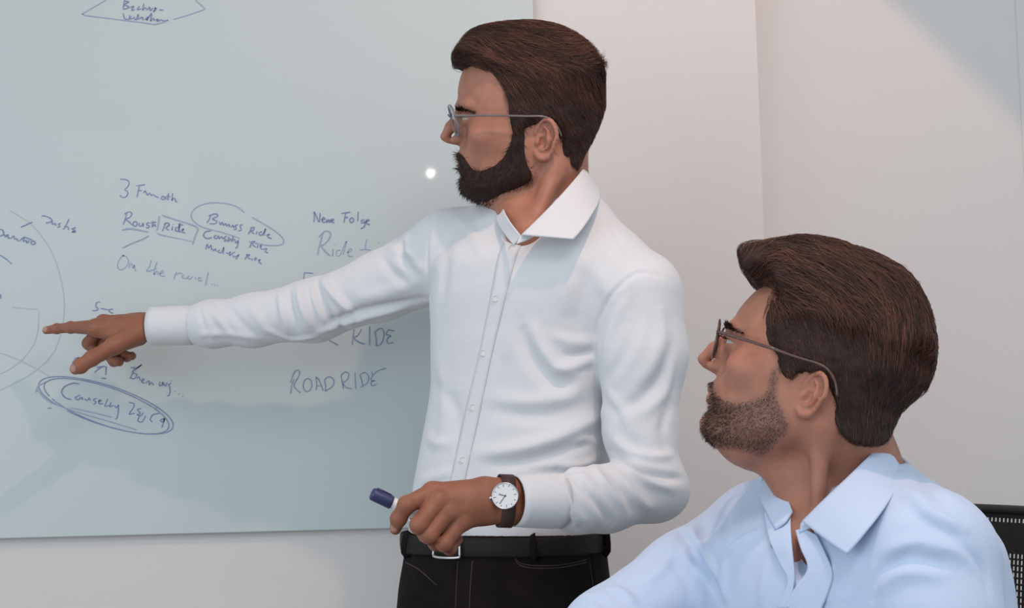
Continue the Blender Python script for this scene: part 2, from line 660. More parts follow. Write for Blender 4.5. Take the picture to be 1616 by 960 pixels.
writing('handwriting', [[(262, 325), (290, 325), (325, 345), (318, 362), (290, 368)], [(330, 352), (330, 375), (348, 372), (352, 385)],
                        [(385, 370), (370, 375), (378, 390), (362, 395)], [(435, 345), (415, 385), (400, 410)], [(405, 392), (425, 392), (432, 402), (430, 412)],
                        [(478, 398), (455, 405), (475, 418), (455, 425), (480, 425)], [(132, 395), (165, 380), (205, 362)]], 'ink', **K1)
writing('handwriting', [[(0, 408), (18, 415), (22, 440), (0, 452)], [(28, 440), (35, 455), (48, 442), (52, 462), (65, 465)], [(70, 465), (85, 450), (92, 468), (105, 470), (118, 485)],
                        [(125, 480), (150, 460), (148, 485), (165, 478), (170, 495), (185, 480)], [(210, 480), (195, 490), (205, 505), (222, 495), (212, 480)],
                        [(150, 455), (200, 475)], [(0, 572), (30, 590), (75, 628)]], 'ink', **K1)
writing('drawn_circle', [[(60, 290), (130, 330), (210, 390), (290, 490), (350, 610), (385, 730), (404, 850), (402, 960), (380, 1080), (335, 1190), (250, 1280), (150, 1350), (0, 1425)]], 'ink_ghost', w=0.0018, **K1)
writing('drawn_circle', [[(245, 930), (240, 1040), (215, 1130), (150, 1220), (80, 1280), (0, 1322)], [(0, 1190), (100, 1225), (230, 1290), (325, 1345)],
                         [(75, 900), (160, 908), (240, 914)]], 'ink_ghost', w=0.0018, **K1)
writing('handwriting', [[(632, 868), (612, 870), (605, 895), (620, 912), (600, 922), (580, 920)], [(635, 908), (660, 912), (690, 918)], [(715, 910), (690, 918), (695, 932), (715, 938)],
                        [(0, 820), (6, 830), (2, 845)]], 'ink', **K1)
K2 = dict(ox=280, oy=280, k=0.2351)
writing('drawn_oval', [[(450, 237), (400, 198), (320, 175), (220, 172), (140, 195), (95, 240), (105, 290), (170, 335), (300, 370), (420, 410)],
                       [(500, 268), (600, 325), (680, 380), (712, 420), (700, 450), (640, 458), (560, 450), (480, 430)]], 'ink_faint', **K2)
writing('handwriting', [[(225, 250), (212, 285), (198, 305)], [(210, 258), (255, 245), (270, 260), (235, 280), (265, 295), (250, 312), (215, 310)],
                        [(280, 300), (290, 318), (300, 302), (310, 322), (322, 310), (332, 328), (345, 315), (352, 335)], [(362, 335), (372, 322), (380, 340)],
                        [(405, 318), (388, 325), (395, 345), (378, 352)], [(438, 318), (420, 325), (428, 352), (408, 360)],
                        [(500, 335), (488, 360), (475, 382)], [(490, 340), (515, 335), (510, 355), (495, 362), (515, 380)], [(535, 362), (528, 382)],
                        [(568, 365), (548, 372), (555, 390), (575, 378), (592, 345), (578, 392)], [(595, 390), (618, 382), (605, 398), (632, 412)]], 'ink', **K2)
writing('handwriting', [[(225, 360), (190, 365), (175, 390), (195, 410), (230, 405)], [(262, 388), (245, 400), (262, 412), (275, 392), (280, 410), (298, 398), (305, 415)],
                        [(330, 395), (312, 408), (330, 425), (312, 428)], [(345, 400), (340, 430), (360, 415)], [(375, 392), (365, 435)], [(350, 415), (390, 420)],
                        [(388, 428), (395, 440), (408, 425), (402, 465), (390, 475)],
                        [(500, 430), (492, 455), (482, 472)], [(490, 435), (520, 430), (505, 450), (525, 470)], [(540, 455), (535, 475)],
                        [(552, 470), (565, 445), (560, 478), (575, 482)], [(575, 485), (600, 478), (590, 500), (610, 508)]], 'ink', **K2)
writing('handwriting', [[(190, 485), (200, 448), (210, 475), (225, 455), (228, 488)], [(235, 480), (245, 492), (255, 480), (260, 498)], [(285, 488), (272, 495), (285, 508), (300, 498), (312, 470), (305, 515)],
                        [(325, 505), (340, 512), (355, 500), (350, 525), (370, 510), (385, 500)], [(370, 525), (385, 535), (412, 520), (392, 550)],
                        [(470, 515), (462, 535), (452, 552)], [(460, 520), (485, 520), (472, 535), (490, 550)], [(502, 545), (500, 558)], [(528, 535), (520, 560)], [(515, 545), (535, 550)],
                        [(540, 560), (555, 552), (548, 570), (565, 580)]], 'ink', **K2)
writing('handwriting', [[(915, 300), (920, 265), (918, 232), (935, 265), (952, 300), (958, 240)], [(970, 285), (990, 280), (980, 268), (970, 285), (978, 303), (995, 298)],
                        [(1000, 282), (1005, 302), (1015, 285), (1022, 303), (1030, 280)], [(1035, 295), (1050, 285), (1040, 280), (1035, 300), (1055, 305)]], 'ink', **K2)
writing('handwriting', [[(1100, 242), (1130, 238), (1160, 233)], [(1130, 240), (1122, 275), (1118, 303)], [(1120, 272), (1145, 268)],
                        [(1170, 272), (1155, 285), (1165, 303), (1182, 295), (1180, 275), (1168, 272)], [(1213, 232), (1210, 295)],
                        [(1255, 285), (1235, 290), (1238, 308), (1255, 300), (1255, 330), (1230, 345)], [(1262, 300), (1285, 290), (1272, 285), (1265, 305), (1292, 318)]], 'ink', **K2)
writing('handwriting', [[(975, 380), (955, 450), (940, 520)], [(950, 400), (990, 362), (1025, 370), (1020, 410), (985, 450), (965, 460), (990, 495), (1025, 528)],
                        [(1045, 480), (1040, 530)], [(1052, 448), (1055, 450)], [(1095, 490), (1070, 495), (1068, 525), (1092, 522), (1115, 470), (1135, 430), (1112, 520)],
                        [(1140, 505), (1170, 492), (1160, 478), (1145, 500), (1150, 528), (1178, 530)], [(1270, 418), (1262, 460), (1262, 490)], [(1225, 488), (1260, 484), (1300, 490)],
                        [(1350, 436), (1354, 440)]], 'ink_faint', **K2)
writing('handwriting', [[(852, 640), (848, 670), (848, 695)], [(852, 640), (880, 642), (910, 645)]], 'ink', **K2)
K3 = dict(ox=0, oy=480, k=0.25)
writing('handwriting', [[(850, 395), (835, 440), (820, 470)], [(825, 400), (860, 405), (895, 382), (860, 410), (835, 430), (862, 445), (850, 470), (825, 468)],
                        [(865, 470), (878, 460), (885, 485)], [(895, 488), (910, 478), (900, 472), (895, 495), (915, 498)], [(920, 500), (940, 485), (942, 510), (955, 495), (968, 512)],
                        [(1010, 490), (1005, 515), (1022, 512), (1028, 492), (1030, 515)], [(1035, 500), (1045, 520), (1055, 495)], [(1080, 500), (1065, 510), (1072, 530), (1070, 570), (1055, 582)],
                        [(1080, 485), (1083, 487)], [(1100, 550), (1104, 553)], [(1127, 566), (1131, 569)], [(1152, 582), (1156, 585)]], 'ink', **K3)
writing('handwriting', [[(595, 432), (640, 398), (650, 400)], [(610, 400), (665, 395), (668, 420), (666, 450)], [(470, 345), (500, 338), (460, 365), (470, 380)], [(640, 468), (668, 470)]], 'ink', **K3)
writing('drawn_oval', [arc(668, 640, 445, 125, 130, 480, 18, 40), arc(672, 645, 415, 118, 150, 505, 19, 40)], 'ink', w=0.0016, **K3)
writing('drawn_oval', [[(232, 540), (300, 610), (420, 660), (560, 705), (700, 745), (860, 795)], [(440, 655), (560, 680), (705, 715)], [(225, 558), (240, 520), (290, 490)]], 'ink_faint', w=0.0018, **K3)
writing('handwriting', [[(500, 505), (460, 500), (410, 520), (388, 555), (410, 590), (450, 605)], [(505, 575), (475, 590), (490, 605), (515, 590), (520, 605)],
                        [(535, 600), (550, 610), (562, 592), (570, 612)], [(610, 595), (588, 605), (605, 620), (590, 635)], [(620, 615), (640, 612), (628, 605), (625, 630), (650, 628)],
                        [(680, 600), (662, 645), (690, 640)], [(700, 620), (692, 650), (712, 640)], [(722, 640), (735, 655), (748, 640), (740, 715), (725, 728)]], 'ink', **K3)
writing('handwriting', [[(815, 622), (845, 630), (838, 660), (815, 695), (850, 690)], [(890, 660), (868, 668), (885, 690), (865, 700), (890, 705), (905, 685)],
                        [(885, 700), (870, 735), (895, 745), (920, 705)], [(1005, 690), (965, 700), (948, 730), (962, 745)], [(985, 655), (990, 658)],
                        [(1035, 722), (1012, 735), (1030, 745), (1040, 720), (1022, 780)], [(300, 660), (325, 656)]], 'ink', **K3)
K4 = dict(ox=420, oy=480, k=0.18754)
writing('handwriting', [[(740, 215), (730, 290), (725, 345)], [(805, 212), (770, 265), (740, 285), (780, 320), (830, 338)], [(872, 190), (870, 350)],
                        [(915, 235), (925, 290), (930, 345)], [(915, 235), (960, 205), (990, 230), (985, 300), (955, 345), (920, 348)],
                        [(1030, 215), (1010, 255), (1050, 268), (1020, 290), (1025, 330), (1072, 322)], [(1025, 215), (1080, 228)], [(530, 305), (605, 345)]], 'ink', w=0.0017, **K4)
writing('handwriting', [[(235, 630), (215, 690), (205, 755)], [(205, 660), (240, 570), (275, 560), (278, 600), (235, 680), (255, 720), (290, 748)],
                        arc(348, 682, 36, 55, 0, 360, 5), [(420, 725), (425, 670), (420, 615), (450, 650), (480, 730)], [(420, 690), (465, 688)],
                        [(490, 640), (500, 690), (498, 735)], [(490, 640), (530, 610), (568, 640), (560, 690), (495, 735)]], 'ink', w=0.0015, **K4)
writing('handwriting', [[(630, 600), (640, 660), (650, 715)], [(630, 600), (665, 572), (695, 590), (680, 640), (645, 665), (680, 705), (722, 712)], [(748, 578), (750, 650), (755, 715)],
                        [(790, 600), (805, 650), (815, 700)], [(785, 598), (830, 578), (862, 610), (850, 665), (790, 702)],
                        [(890, 572), (900, 600), (935, 565), (1010, 540)], [(900, 600), (880, 640), (918, 645), (882, 660), (895, 690), (935, 672)]], 'ink', w=0.0015, **K4)
K5 = dict(ox=100, oy=0, k=0.1609)
writing('handwriting', [[(600, 0), (592, 50), (588, 95)], [(595, 10), (640, 20), (600, 45), (645, 70), (595, 92)], [(655, 75), (690, 62), (670, 100), (700, 95)], [(745, 60), (725, 95), (765, 85)],
                        [(790, 35), (778, 100), (800, 75), (825, 95), (845, 70), (855, 105), (875, 80)], [(905, 75), (885, 115), (912, 85), (890, 80)], [(940, 98), (980, 98)],
                        [(588, 132), (600, 180), (640, 190), (650, 150)], [(665, 160), (650, 185), (685, 180)], [(690, 165), (710, 195), (735, 140), (730, 195)],
                        [(745, 185), (775, 170), (780, 200)], [(800, 195), (830, 165), (820, 200), (865, 130), (855, 205), (880, 180), (895, 205)], [(905, 195), (930, 190), (920, 210), (960, 195), (980, 205), (1030, 198)]], 'ink', w=0.0022, **K5)
writing('drawn_oval', [[(420, 0), (300, 70), (182, 138), (210, 152), (400, 175), (600, 200), (800, 225), (900, 240), (1000, 215)], [(1295, 0), (1350, 50), (1392, 90), (1320, 115), (1220, 150), (1080, 190)]], 'ink_faint', w=0.002, smooth=False, **K5)
# ------------------------------------------------------------------ heads (local frame, centimetres: x forward, y left, z up; origin between the ear canals)
SK_Z = [-9.0, -7.5, -6.0, -4.0, -2.0, 0.0, 1.5, 3.0, 5.0, 7.0, 9.0, 11.0, 12.5, 13.7, 14.6, 15.0]
SK_F = [5.5, 7.6, 8.9, 9.5, 9.9, 10.1, 9.9, 9.8, 10.3, 10.9, 10.9, 10.3, 9.0, 6.9, 3.6, 1.0]
SK_B = [4.0, 3.0, 1.0, -2.5, -5.2, -6.8, -7.7, -8.4, -9.1, -9.4, -9.4, -8.9, -7.9, -6.2, -3.4, -1.0]
SK_W = [1.0, 3.2, 4.6, 5.5, 6.2, 6.6, 6.8, 7.0, 7.3, 7.5, 7.5, 7.1, 6.3, 5.0, 3.0, 1.0]
SK_C = [4.5, 4.5, 3.5, 2.0, 1.0, 0.5, 0, 0, -0.2, -0.5, -0.5, -0.4, -0.2, 0, 0, 0]
TF, TB_, TW, TC = (table(SK_Z, v) for v in (SK_F, SK_B, SK_W, SK_C))


def skull(P):
    x, y, z = P[:, 0], P[:, 1], P[:, 2]
    zz = np.clip(z, -9, 5.5)
    f, b, w, c = tb(TF, zz), tb(TB_, zz), tb(TW, zz), tb(TC, zz)
    u = x - c
    up = np.maximum(z - 5.5, 0)
    a = np.where(u > 0, f - c + 0.35 * sstep(0, 3, up), c - b)
    q = (np.abs(u / np.maximum(a, .1))**2.2 + np.abs(y / np.maximum(w, .1))**2.2 + 1e-9)**(1 / 2.2)
    nz = 2.35 + 0.75 * sstep(-2, 8, u)
    q = (q**nz + (up / 9.3)**nz)**(1 / nz)
    r = np.sqrt(u * u + y * y + up * up) + 1e-6
    d = r - r / q
    d = np.maximum(d, -w)
    return smax(d * 0.92, -8.4 - z, 1.2)


def slope(P, st):
    """leaning forehead"""
    if not st.get('slope'):
        return P
    R = P.copy()
    R[:, 0] += st['slope'] * np.maximum(P[:, 2] - 6.5, 0) * sstep(2, 8, P[:, 0])
    return R


def head_field(P, st):
    """skin of the head; st: style dictionary"""
    Q = P.copy(); Q[:, 1] = np.abs(Q[:, 1])
    x, y, z = Q[:, 0], Q[:, 1], Q[:, 2]
    d = skull(slope(P, st))
    # jaw and chin
    jaw = np.minimum(cap(Q, (0.9, 5.3, 0.0), (1.3, 5.1, -3.0), 1.25, 1.25), cap(Q, (1.3, 5.1, -3.0), (8.0, 2.2, -5.2), 1.25, 1.35))
    d = smin(d, jaw, 1.8)
    d = smin(d, ell(Q, (st.get('chin', 9.0), 0, -4.9), (1.5, 2.3, 1.5)), 1.2)
    # cheekbone, muzzle, brow
    d = smin(d, ell(Q, (6.0, 4.55, 2.0), (2.9, 1.5, 1.4)), 2.4)
    d = smin(d, ell(Q, (8.6, 0, -1.4), (2.1, 2.9, 2.3)), 1.3)
    d = smin(d, cap(Q, (10.4, 0.6, 6.15), (9.2, 3.9, 6.2), 0.62, 0.6), 1.1)
    # eye sockets
    d = smax(d, -ell(Q, (10.6, 2.9, 4.35), (1.5, 1.75, 1.15)), 0.9)
    # nose
    nb = st.get('nose', 0.0)
    nose = smin(cap(Q, (10.4, 0, 5.4), (11.7 + nb * 0.5, 0, 3.3), 0.62, 0.72), cap(Q, (11.7 + nb * 0.5, 0, 3.3), (12.4 + nb, 0, 1.95), 0.70, 0.68), 0.5)
    nose = smin(nose, ell(Q, (11.0, 0.95, 1.45), (0.85, 0.48, 0.52)), 0.4)
    nose = smin(nose, cap(Q, (10.3, 0, 1.1), (11.9 + nb, 0, 1.4), 0.5, 0.42), 0.5)
    nose = smin(nose, ell(Q, (10.0, 0.9, 2.8), (1.1, 0.75, 1.7)), 0.8)
    nose = smax(nose, -ell(Q, (11.45, 0.58, 0.95), (0.6, 0.26, 0.42)), 0.25)
    d = smin(d, nose, 0.55)
    # lips
    d = smin(d, chain(Q, [(10.55, 0, -0.95), (10.45, 0.9, -1.1), (9.55, 2.4, -1.6)], [0.34, 0.36, 0.2], 0.3), 0.45)
    d = smin(d, chain(Q, [(10.35, 0, -2.25), (10.2, 0.9, -2.2), (9.5, 2.3, -1.75)], [0.42, 0.42, 0.2], 0.3), 0.4)
    d = smax(d, -chain(Q, [(11.2, 0, -1.6), (10.7, 1.2, -1.62), (9.9, 2.45, -1.68)], [0.13, 0.12, 0.08]), 0.22)
    d = smax(d, -ell(Q, (10.6, 0, -3.5), (0.8, 1.8, 0.55)), 0.6)
    # eyelids round the eyeball
    ec = np.array(EYE_C, np.float32)
    lid = ell(Q, ec, (1.32, 1.32, 1.32))
    slit = np.abs(z - (4.28 + 0.02 * (y - 2.9))) - 0.25 * np.clip(1 - ((y - 2.95) / 1.45)**2, 0.02, 1)
    lid = smax(lid, -np.maximum(slit, -(x - 9.2)), 0.12)
    d = smin(d, lid, 0.3)
    # ear
    e = ear_field(Q, st.get('ear', 1.0), st.get('earc', (-1.35, 7.1, 1.0)))
    d = smin(d, e, 0.35)
    return d


EYE_C = (9.0, 2.95, 4.3)
_er = axis_rot((0, 0, 1), math.radians(-22)) @ axis_rot((0, 1, 0), math.radians(-8))


def ear_field(Q, k=1.0, c=(-1.35, 7.1, 1.0)):
    q = ((Q - np.array(c, np.float32)) @ _er.astype(np.float32)) / k      # ear frame: x forward, y out, z up
    prof, rad = [], []
    for a in np.linspace(12, 318, 22):
        t = math.radians(a)
        x = -0.15 + 1.6 * math.cos(t) * (1.0 if math.sin(t) > 0 else 0.82) - (0.25 if math.cos(t) < 0 else 0) * abs(math.cos(t)) + (0.35 if a > 250 else 0) * (a - 250) / 68
        z = 0.35 + 2.75 * math.sin(t)
        y = 0.35 + 0.5 * sstep(1.4, -1.2, x) * sstep(-3.2, 0.5, z)
        prof.append((x, float(y), z)); rad.append(0.27 + 0.05 * math.sin(t) + (0.14 if 240 < a < 310 else 0))
    rim = chain(q, prof, rad, .12)
    base = ell(q, (-0.2, 0.12, 0.45), (1.5, 0.40, 2.6))
    base = smin(base, ell(q, (0.2, 0.15, -1.85), (0.85, 0.42, 0.95)), 0.4)
    back = cap(q, (0.2, -0.6, 0.2), (-0.4, 0.1, 0.2), 1.2, 0.9)
    e = smin(base, back, 0.5)
    e = smin(e, rim, 0.22)
    anti = chain(q, [(0.25, .5, 2.1), (-0.5, .6, 1.4), (-0.8, .65, 0.3), (-0.55, .55, -0.85), (0.15, .5, -1.25)], [.16, .25, .28, .27, .25], .15)
    e = smin(e, anti, 0.25)
    e = smax(e, -ell(q, (0.1, 0.62, -0.15), (0.72, 0.62, 0.95)), 0.25)
    e = smax(e, -ell(q, (0.25, 0.62, 1.15), (0.6, 0.4, 0.5)), 0.25)
    e = smin(e, ell(q, (0.95, 0.38, -0.25), (0.34, 0.38, 0.55)), 0.2)
    return e * k


class Head:
    def __init__(s, org, fwd, up_hint, scale, st):
        s.o = np.array(org, float)
        f = np.array(fwd, float); f /= np.linalg.norm(f)
        u = np.array(up_hint, float); l = np.cross(u, f); l /= np.linalg.norm(l); u = np.cross(f, l)
        s.R = np.stack([f, l, u], 1)
        s.k = scale * 0.01
        s.st = st

    def loc(s, P):
        return (((P - s.o.astype(np.float32)) @ s.R.astype(np.float32)) / s.k).astype(np.float32)

    def wor(s, Q):
        return s.o + (np.asarray(Q, float) * s.k) @ s.R.T

    def pix(s, pts, y=0.0):
        """photograph pixels -> local (x, z) on the plane y = const of this head"""
        out = []
        n = s.R[:, 1]; p0 = s.o + n * y * s.k
        for px, py in pts:
            d = cf + cr * (px - 808) / F_PX - cu * (py - 480) / F_PX
            t = ((p0 - cam_pos) @ n) / (d @ n)
            q = s.loc((cam_pos + d * t)[None].astype(np.float32))[0]
            out.append((q[0], q[2]))
        return np.array(out, np.float32)

    def field(s, P):
        return head_field(s.loc(P), s.st) * s.k


def strands(roots, dirfun, steps, step_len, rad, sides=3):
    """vectorised tapered tubes: roots (n,3); dirfun(p, i, t) -> unit directions. returns verts, quads"""
    n = len(roots)
    pts = [roots]
    p = roots.copy()
    for i in range(steps):
        d = dirfun(p, i)
        p = p + d * (step_len[:, None] if hasattr(step_len, '__len__') else step_len)
        pts.append(p)
    pts = np.stack(pts, 1)                       # n, S, 3
    S = steps + 1
    tan = np.gradient(pts, axis=1)
    tan /= np.linalg.norm(tan, axis=2, keepdims=True) + 1e-9
    ref = rng.normal(size=(n, 1, 3))
    u = ref - (ref * tan).sum(2, keepdims=True) * tan
    u /= np.linalg.norm(u, axis=2, keepdims=True) + 1e-9
    w = np.cross(tan, u)
    prof = np.interp(np.linspace(0, 1, S), [0, 0.25, 0.7, 1], [0.8, 1.0, 0.75, 0.12])[None, :, None]
    r = (rad if np.isscalar(rad) else rad[:, None, None]) * prof
    V = []
    for j in range(sides):
        a = 2 * math.pi * j / sides
        V.append(pts + r * (math.cos(a) * u + math.sin(a) * w))
    V = np.stack(V, 2).reshape(-1, 3)            # n,S,sides
    base = (np.arange(n) * S * sides)[:, None, None]
    i = np.arange(steps)[None, :, None]; j = np.arange(sides)[None, None, :]
    a = base + i * sides + j
    b = base + i * sides + (j + 1) % sides
    Q = np.stack([a, b, b + sides, a + sides], -1).reshape(-1, 4)
    return V, Q


def sample_surface(v, q, n):
    tri = np.concatenate([q[:, [0, 1, 2]], q[:, [0, 2, 3]]])
    a, b, c = v[tri[:, 0]], v[tri[:, 1]], v[tri[:, 2]]
    ar = np.linalg.norm(np.cross(b - a, c - a), axis=1)
    i = rng.choice(len(tri), n, p=ar / ar.sum())
    r1 = np.sqrt(rng.random(n))[:, None]; r2 = rng.random(n)[:, None]
    return (1 - r1) * a[i] + r1 * (1 - r2) * b[i] + r1 * r2 * c[i]


def unit(v):
    return v / (np.linalg.norm(v, axis=-1, keepdims=True) + 1e-9)


def strand_tone(o, n, clump=None):
    """one brightness per strand"""
    t = np.clip(rng.normal(0.28, 0.19, n) + (0.30 * clump if clump is not None else 0), 0, 1)
    k = len(o.data.vertices) // n
    vcol(o, 'tone', np.repeat(t, k)[:, None].repeat(3, 1))


def strand_material(name, c1, c2, rough=0.42):
    m = mat(name, c1, rough, Specular_IOR_Level=0.4)
    a = N(m, 'ShaderNodeVertexColor', layer_name='tone')
    r = N(m, 'ShaderNodeValToRGB')
    r.color_ramp.elements[0].color = (*c1, 1); r.color_ramp.elements[1].color = (*c2, 1)
    link(m, a.outputs[0], r.inputs[0]); link(m, r.outputs[0], bsdf(m).inputs['Base Color'])
    return m


def hair_material(name, c1, c2, rough=0.45):
    m = mat(name, c1, rough, Specular_IOR_Level=0.3)
    mottle(m, c1, c2, 60, 3, (1, 1, 1))
    return m


def grow_hair(hd, parent, name, outline, hairline, thick, flow, n, length, rad, m, mcap, lift=0.12, rough=0.25, hcell=0.22, steps=6, extra=None, neck=None):
    """hair volume that follows the skull inside the side-view outline, covered with strands.
    outline / hairline in local (x, z); thick(Q) cm; flow(Q) local direction"""
    out = outline

    def f(Q):
        t = thick(Q)
        if hairline is not None:
            dh = line_d(Q[:, 0], Q[:, 2], hairline)
            t = np.minimum(t, 0.10 + (0.55 + 1.0 * sstep(10.0, 12.5, Q[:, 2])) * dh)
        d = skull(slope(Q, hd.st))
        if neck is not None:
            d = smin(d, cap(Q, neck[0], neck[1], neck[2], neck[3]), 1.5)
        lock = sstep(7.5, 11.0, Q[:, 2])
        d = d - t - (0.07 + 0.27 * lock) * noise(Q * np.array([0.22, 1.15, 1.0]), 1.0, 31).astype(np.float32)
        d = smax(d, poly_sd(Q[:, 0], Q[:, 2], out) * 0.9, 0.5)
        d = smax(d, np.sqrt((Q[:, 1] / 8.3)**2 + (np.maximum(Q[:, 2] - 6, 0) / 13)**2) * 8.3 - 8.3, 1.0)
        if extra is not None:
            d = extra(Q, d)
        return d
    lo = np.array([out[:, 0].min() - 1, -10.5, out[:, 1].min() - 1])
    hi = np.array([out[:, 0].max() + 1, 10.5, out[:, 1].max() + 1])
    v, q = nets(f, lo, hi, hcell)
    # comb relief on the cap itself
    nn = vnormals(v, q)
    fl = unit(flow(v))
    cr_ = unit(np.cross(nn, fl))
    s = (v * cr_).sum(1)
    v2 = v + nn * (0.10 * noise(v, 1.6, 3) + 0.05 * noise(v, 4.0, 5))[:, None]
    cap_o = mobj(name, hd.wor(v2), q, mcap, parent)
    keep = v
    roots = sample_surface(keep, q, n).astype(np.float32)
    g = unit(grad(f, roots, 0.1))
    roots = roots - g * 0.25
    clump = np.stack([noise(roots, 0.9, 11), noise(roots, 0.9, 12), noise(roots, 0.9, 13)], 1)
    rnd = rng.normal(size=roots.shape) * 0.35
    lf = lift * (0.4 + rng.random(len(roots)) * 1.2)[:, None]
    ln = length(roots) * (0.6 + 0.7 * rng.random(len(roots)))

    def dirf(p, i):
        g = unit(grad(f, p.astype(np.float32), 0.1))
        fl = flow(p) + rough * (clump * 1.6 + rnd)
        fl = fl - (fl * g).sum(1, keepdims=True) * g
        dd = f(p.astype(np.float32))
        push = np.clip(0.12 - dd, -0.5, 0.6)[:, None] * 1.2 + lf
        return unit(unit(fl) + g * push)
    V, Q = strands(roots, dirf, steps, ln / steps, rad * (0.7 + 0.6 * rng.random(len(roots))))
    o = mobj('hair_strands', hd.wor(V), Q, m, cap_o)
    strand_tone(o, len(roots), clump[:, 0])
    o['kind'] = 'stuff'
    return cap_o
# ------------------------------------------------------------------ skin, hair and fabric materials
def skin_material(name, rough=0.5):
    m = mat(name, (0.4, 0.2, 0.13), rough, Specular_IOR_Level=0.35)
    b = bsdf(m)
    b.inputs['Subsurface Weight'].default_value = 0.08
    b.inputs['Subsurface Radius'].default_value = (0.01, 0.004, 0.002)
    b.inputs['Subsurface Scale'].default_value = 0.4
    at_ = N(m, 'ShaderNodeVertexColor', layer_name='skin')
    tc = N(m, 'ShaderNodeTexCoord')
    n1 = N(m, 'ShaderNodeTexNoise', i_Scale=45.0, i_Detail=5.0)
    link(m, tc.outputs['Object'], n1.inputs['Vector'])
    mx = N(m, 'ShaderNodeMix', data_type='RGBA', blend_type='MULTIPLY')
    cr_ = N(m, 'ShaderNodeValToRGB')
    cr_.color_ramp.elements[0].position = 0.3; cr_.color_ramp.elements[0].color = (0.86, 0.80, 0.78, 1)
    cr_.color_ramp.elements[1].position = 0.7; cr_.color_ramp.elements[1].color = (1.06, 1.05, 1.04, 1)
    link(m, n1.outputs[0], cr_.inputs[0])
    mx.inputs[0].default_value = 1.0
    link(m, at_.outputs[0], mx.inputs[6]); link(m, cr_.outputs[0], mx.inputs[7])
    link(m, mx.outputs[2], b.inputs['Base Color'])
    n2 = N(m, 'ShaderNodeTexNoise', i_Scale=700.0, i_Detail=3.0)
    link(m, tc.outputs['Object'], n2.inputs['Vector'])
    bp = N(m, 'ShaderNodeBump', i_Strength=0.25, i_Distance=0.0006)
    link(m, n2.outputs[0], bp.inputs['Height'])
    n3 = N(m, 'ShaderNodeTexNoise', i_Scale=190.0, i_Detail=4.0)
    link(m, tc.outputs['Object'], n3.inputs['Vector'])
    b3 = N(m, 'ShaderNodeBump', i_Strength=0.30, i_Distance=0.0014)
    link(m, n3.outputs[0], b3.inputs['Height'])
    link(m, bp.outputs[0], b3.inputs['Normal'])
    link(m, b3.outputs[0], b.inputs['Normal'])
    return m


M['skin'] = skin_material('skin')
M['hair_a'] = strand_material('brown_hair', (0.014, 0.007, 0.005), (0.24, 0.088, 0.048))
M['hair_a_cap'] = hair_material('dark_hair_roots', (0.018, 0.009, 0.007), (0.03, 0.014, 0.010), 0.7)
M['beard_a'] = hair_material('dark_beard_hair', (0.022, 0.011, 0.008), (0.05, 0.024, 0.016), 0.55)
M['eye'] = mat('eyeball', (0.4, 0.36, 0.34), 0.15)
mottle(M['eye'], (0.36, 0.31, 0.29), (0.44, 0.40, 0.38), 300)
M['iris'] = mat('brown_iris', (0.05, 0.03, 0.02), 0.1)
mottle(M['iris'], (0.03, 0.02, 0.015), (0.09, 0.05, 0.03), 900)

FACE = np.array([0.38, 0.172, 0.112])
HAND = np.array([0.275, 0.110, 0.062])


def skin_colours(hd, v, stub=None, stubcol=(0.10, 0.06, 0.045)):
    Q = hd.loc(v.astype(np.float32))
    Qa = Q.copy(); Qa[:, 1] = np.abs(Qa[:, 1])
    c = np.tile(FACE, (len(v), 1))

    def blend(w, col):
        return c * (1 - w[:, None]) + np.array(col) * w[:, None]
    red = np.exp(-((Q - np.array((12, 0, 2)))**2).sum(1) / 2.0) * 0.35
    red = np.maximum(red, np.exp(-((Qa - np.array((-1, 8, 1.2)))**2).sum(1) / 8.0) * 0.25)
    red = np.maximum(red, np.exp(-((Qa - np.array((8, 5, 1.5)))**2).sum(1) / 6.0) * 0.2)
    c = blend(red, (0.42, 0.16, 0.11))
    lip = np.minimum(chain(Qa, [(10.55, 0, -1.0), (10.45, 0.9, -1.12), (9.55, 2.3, -1.6)], [0.42, 0.42, 0.15]),
                     chain(Qa, [(10.4, 0, -2.2), (10.25, 0.9, -2.15), (9.5, 2.2, -1.75)], [0.5, 0.48, 0.15]))
    c = blend(sstep(0.12, -0.08, lip), (0.36, 0.13, 0.10))
    if stub is not None:
        c = blend(stub(Q), stubcol)
    return c


def add_eyes(hd, parent):
    for s in (1, -1):
        mb = MB()
        c = hd.wor((EYE_C[0], s * EYE_C[1], EYE_C[2]))
        ax = hd.R @ np.array((1, 0.02 * s, -0.02))
        r = 1.22 * hd.k
        mb.lathe([(r * math.sin(a), -r * math.cos(a)) for a in np.linspace(0.05, math.pi - 0.05, 14)], c, ax, 20)
        e = mb.build('eye', M['eye'], parent, True)
        mb = MB()
        mb.lathe([(r * 1.01 * math.sin(a), r * 1.012 * math.cos(a)) for a in np.linspace(0.50, 0.02, 5)], c, ax, 20)
        mb.build('iris', M['iris'], e, True)


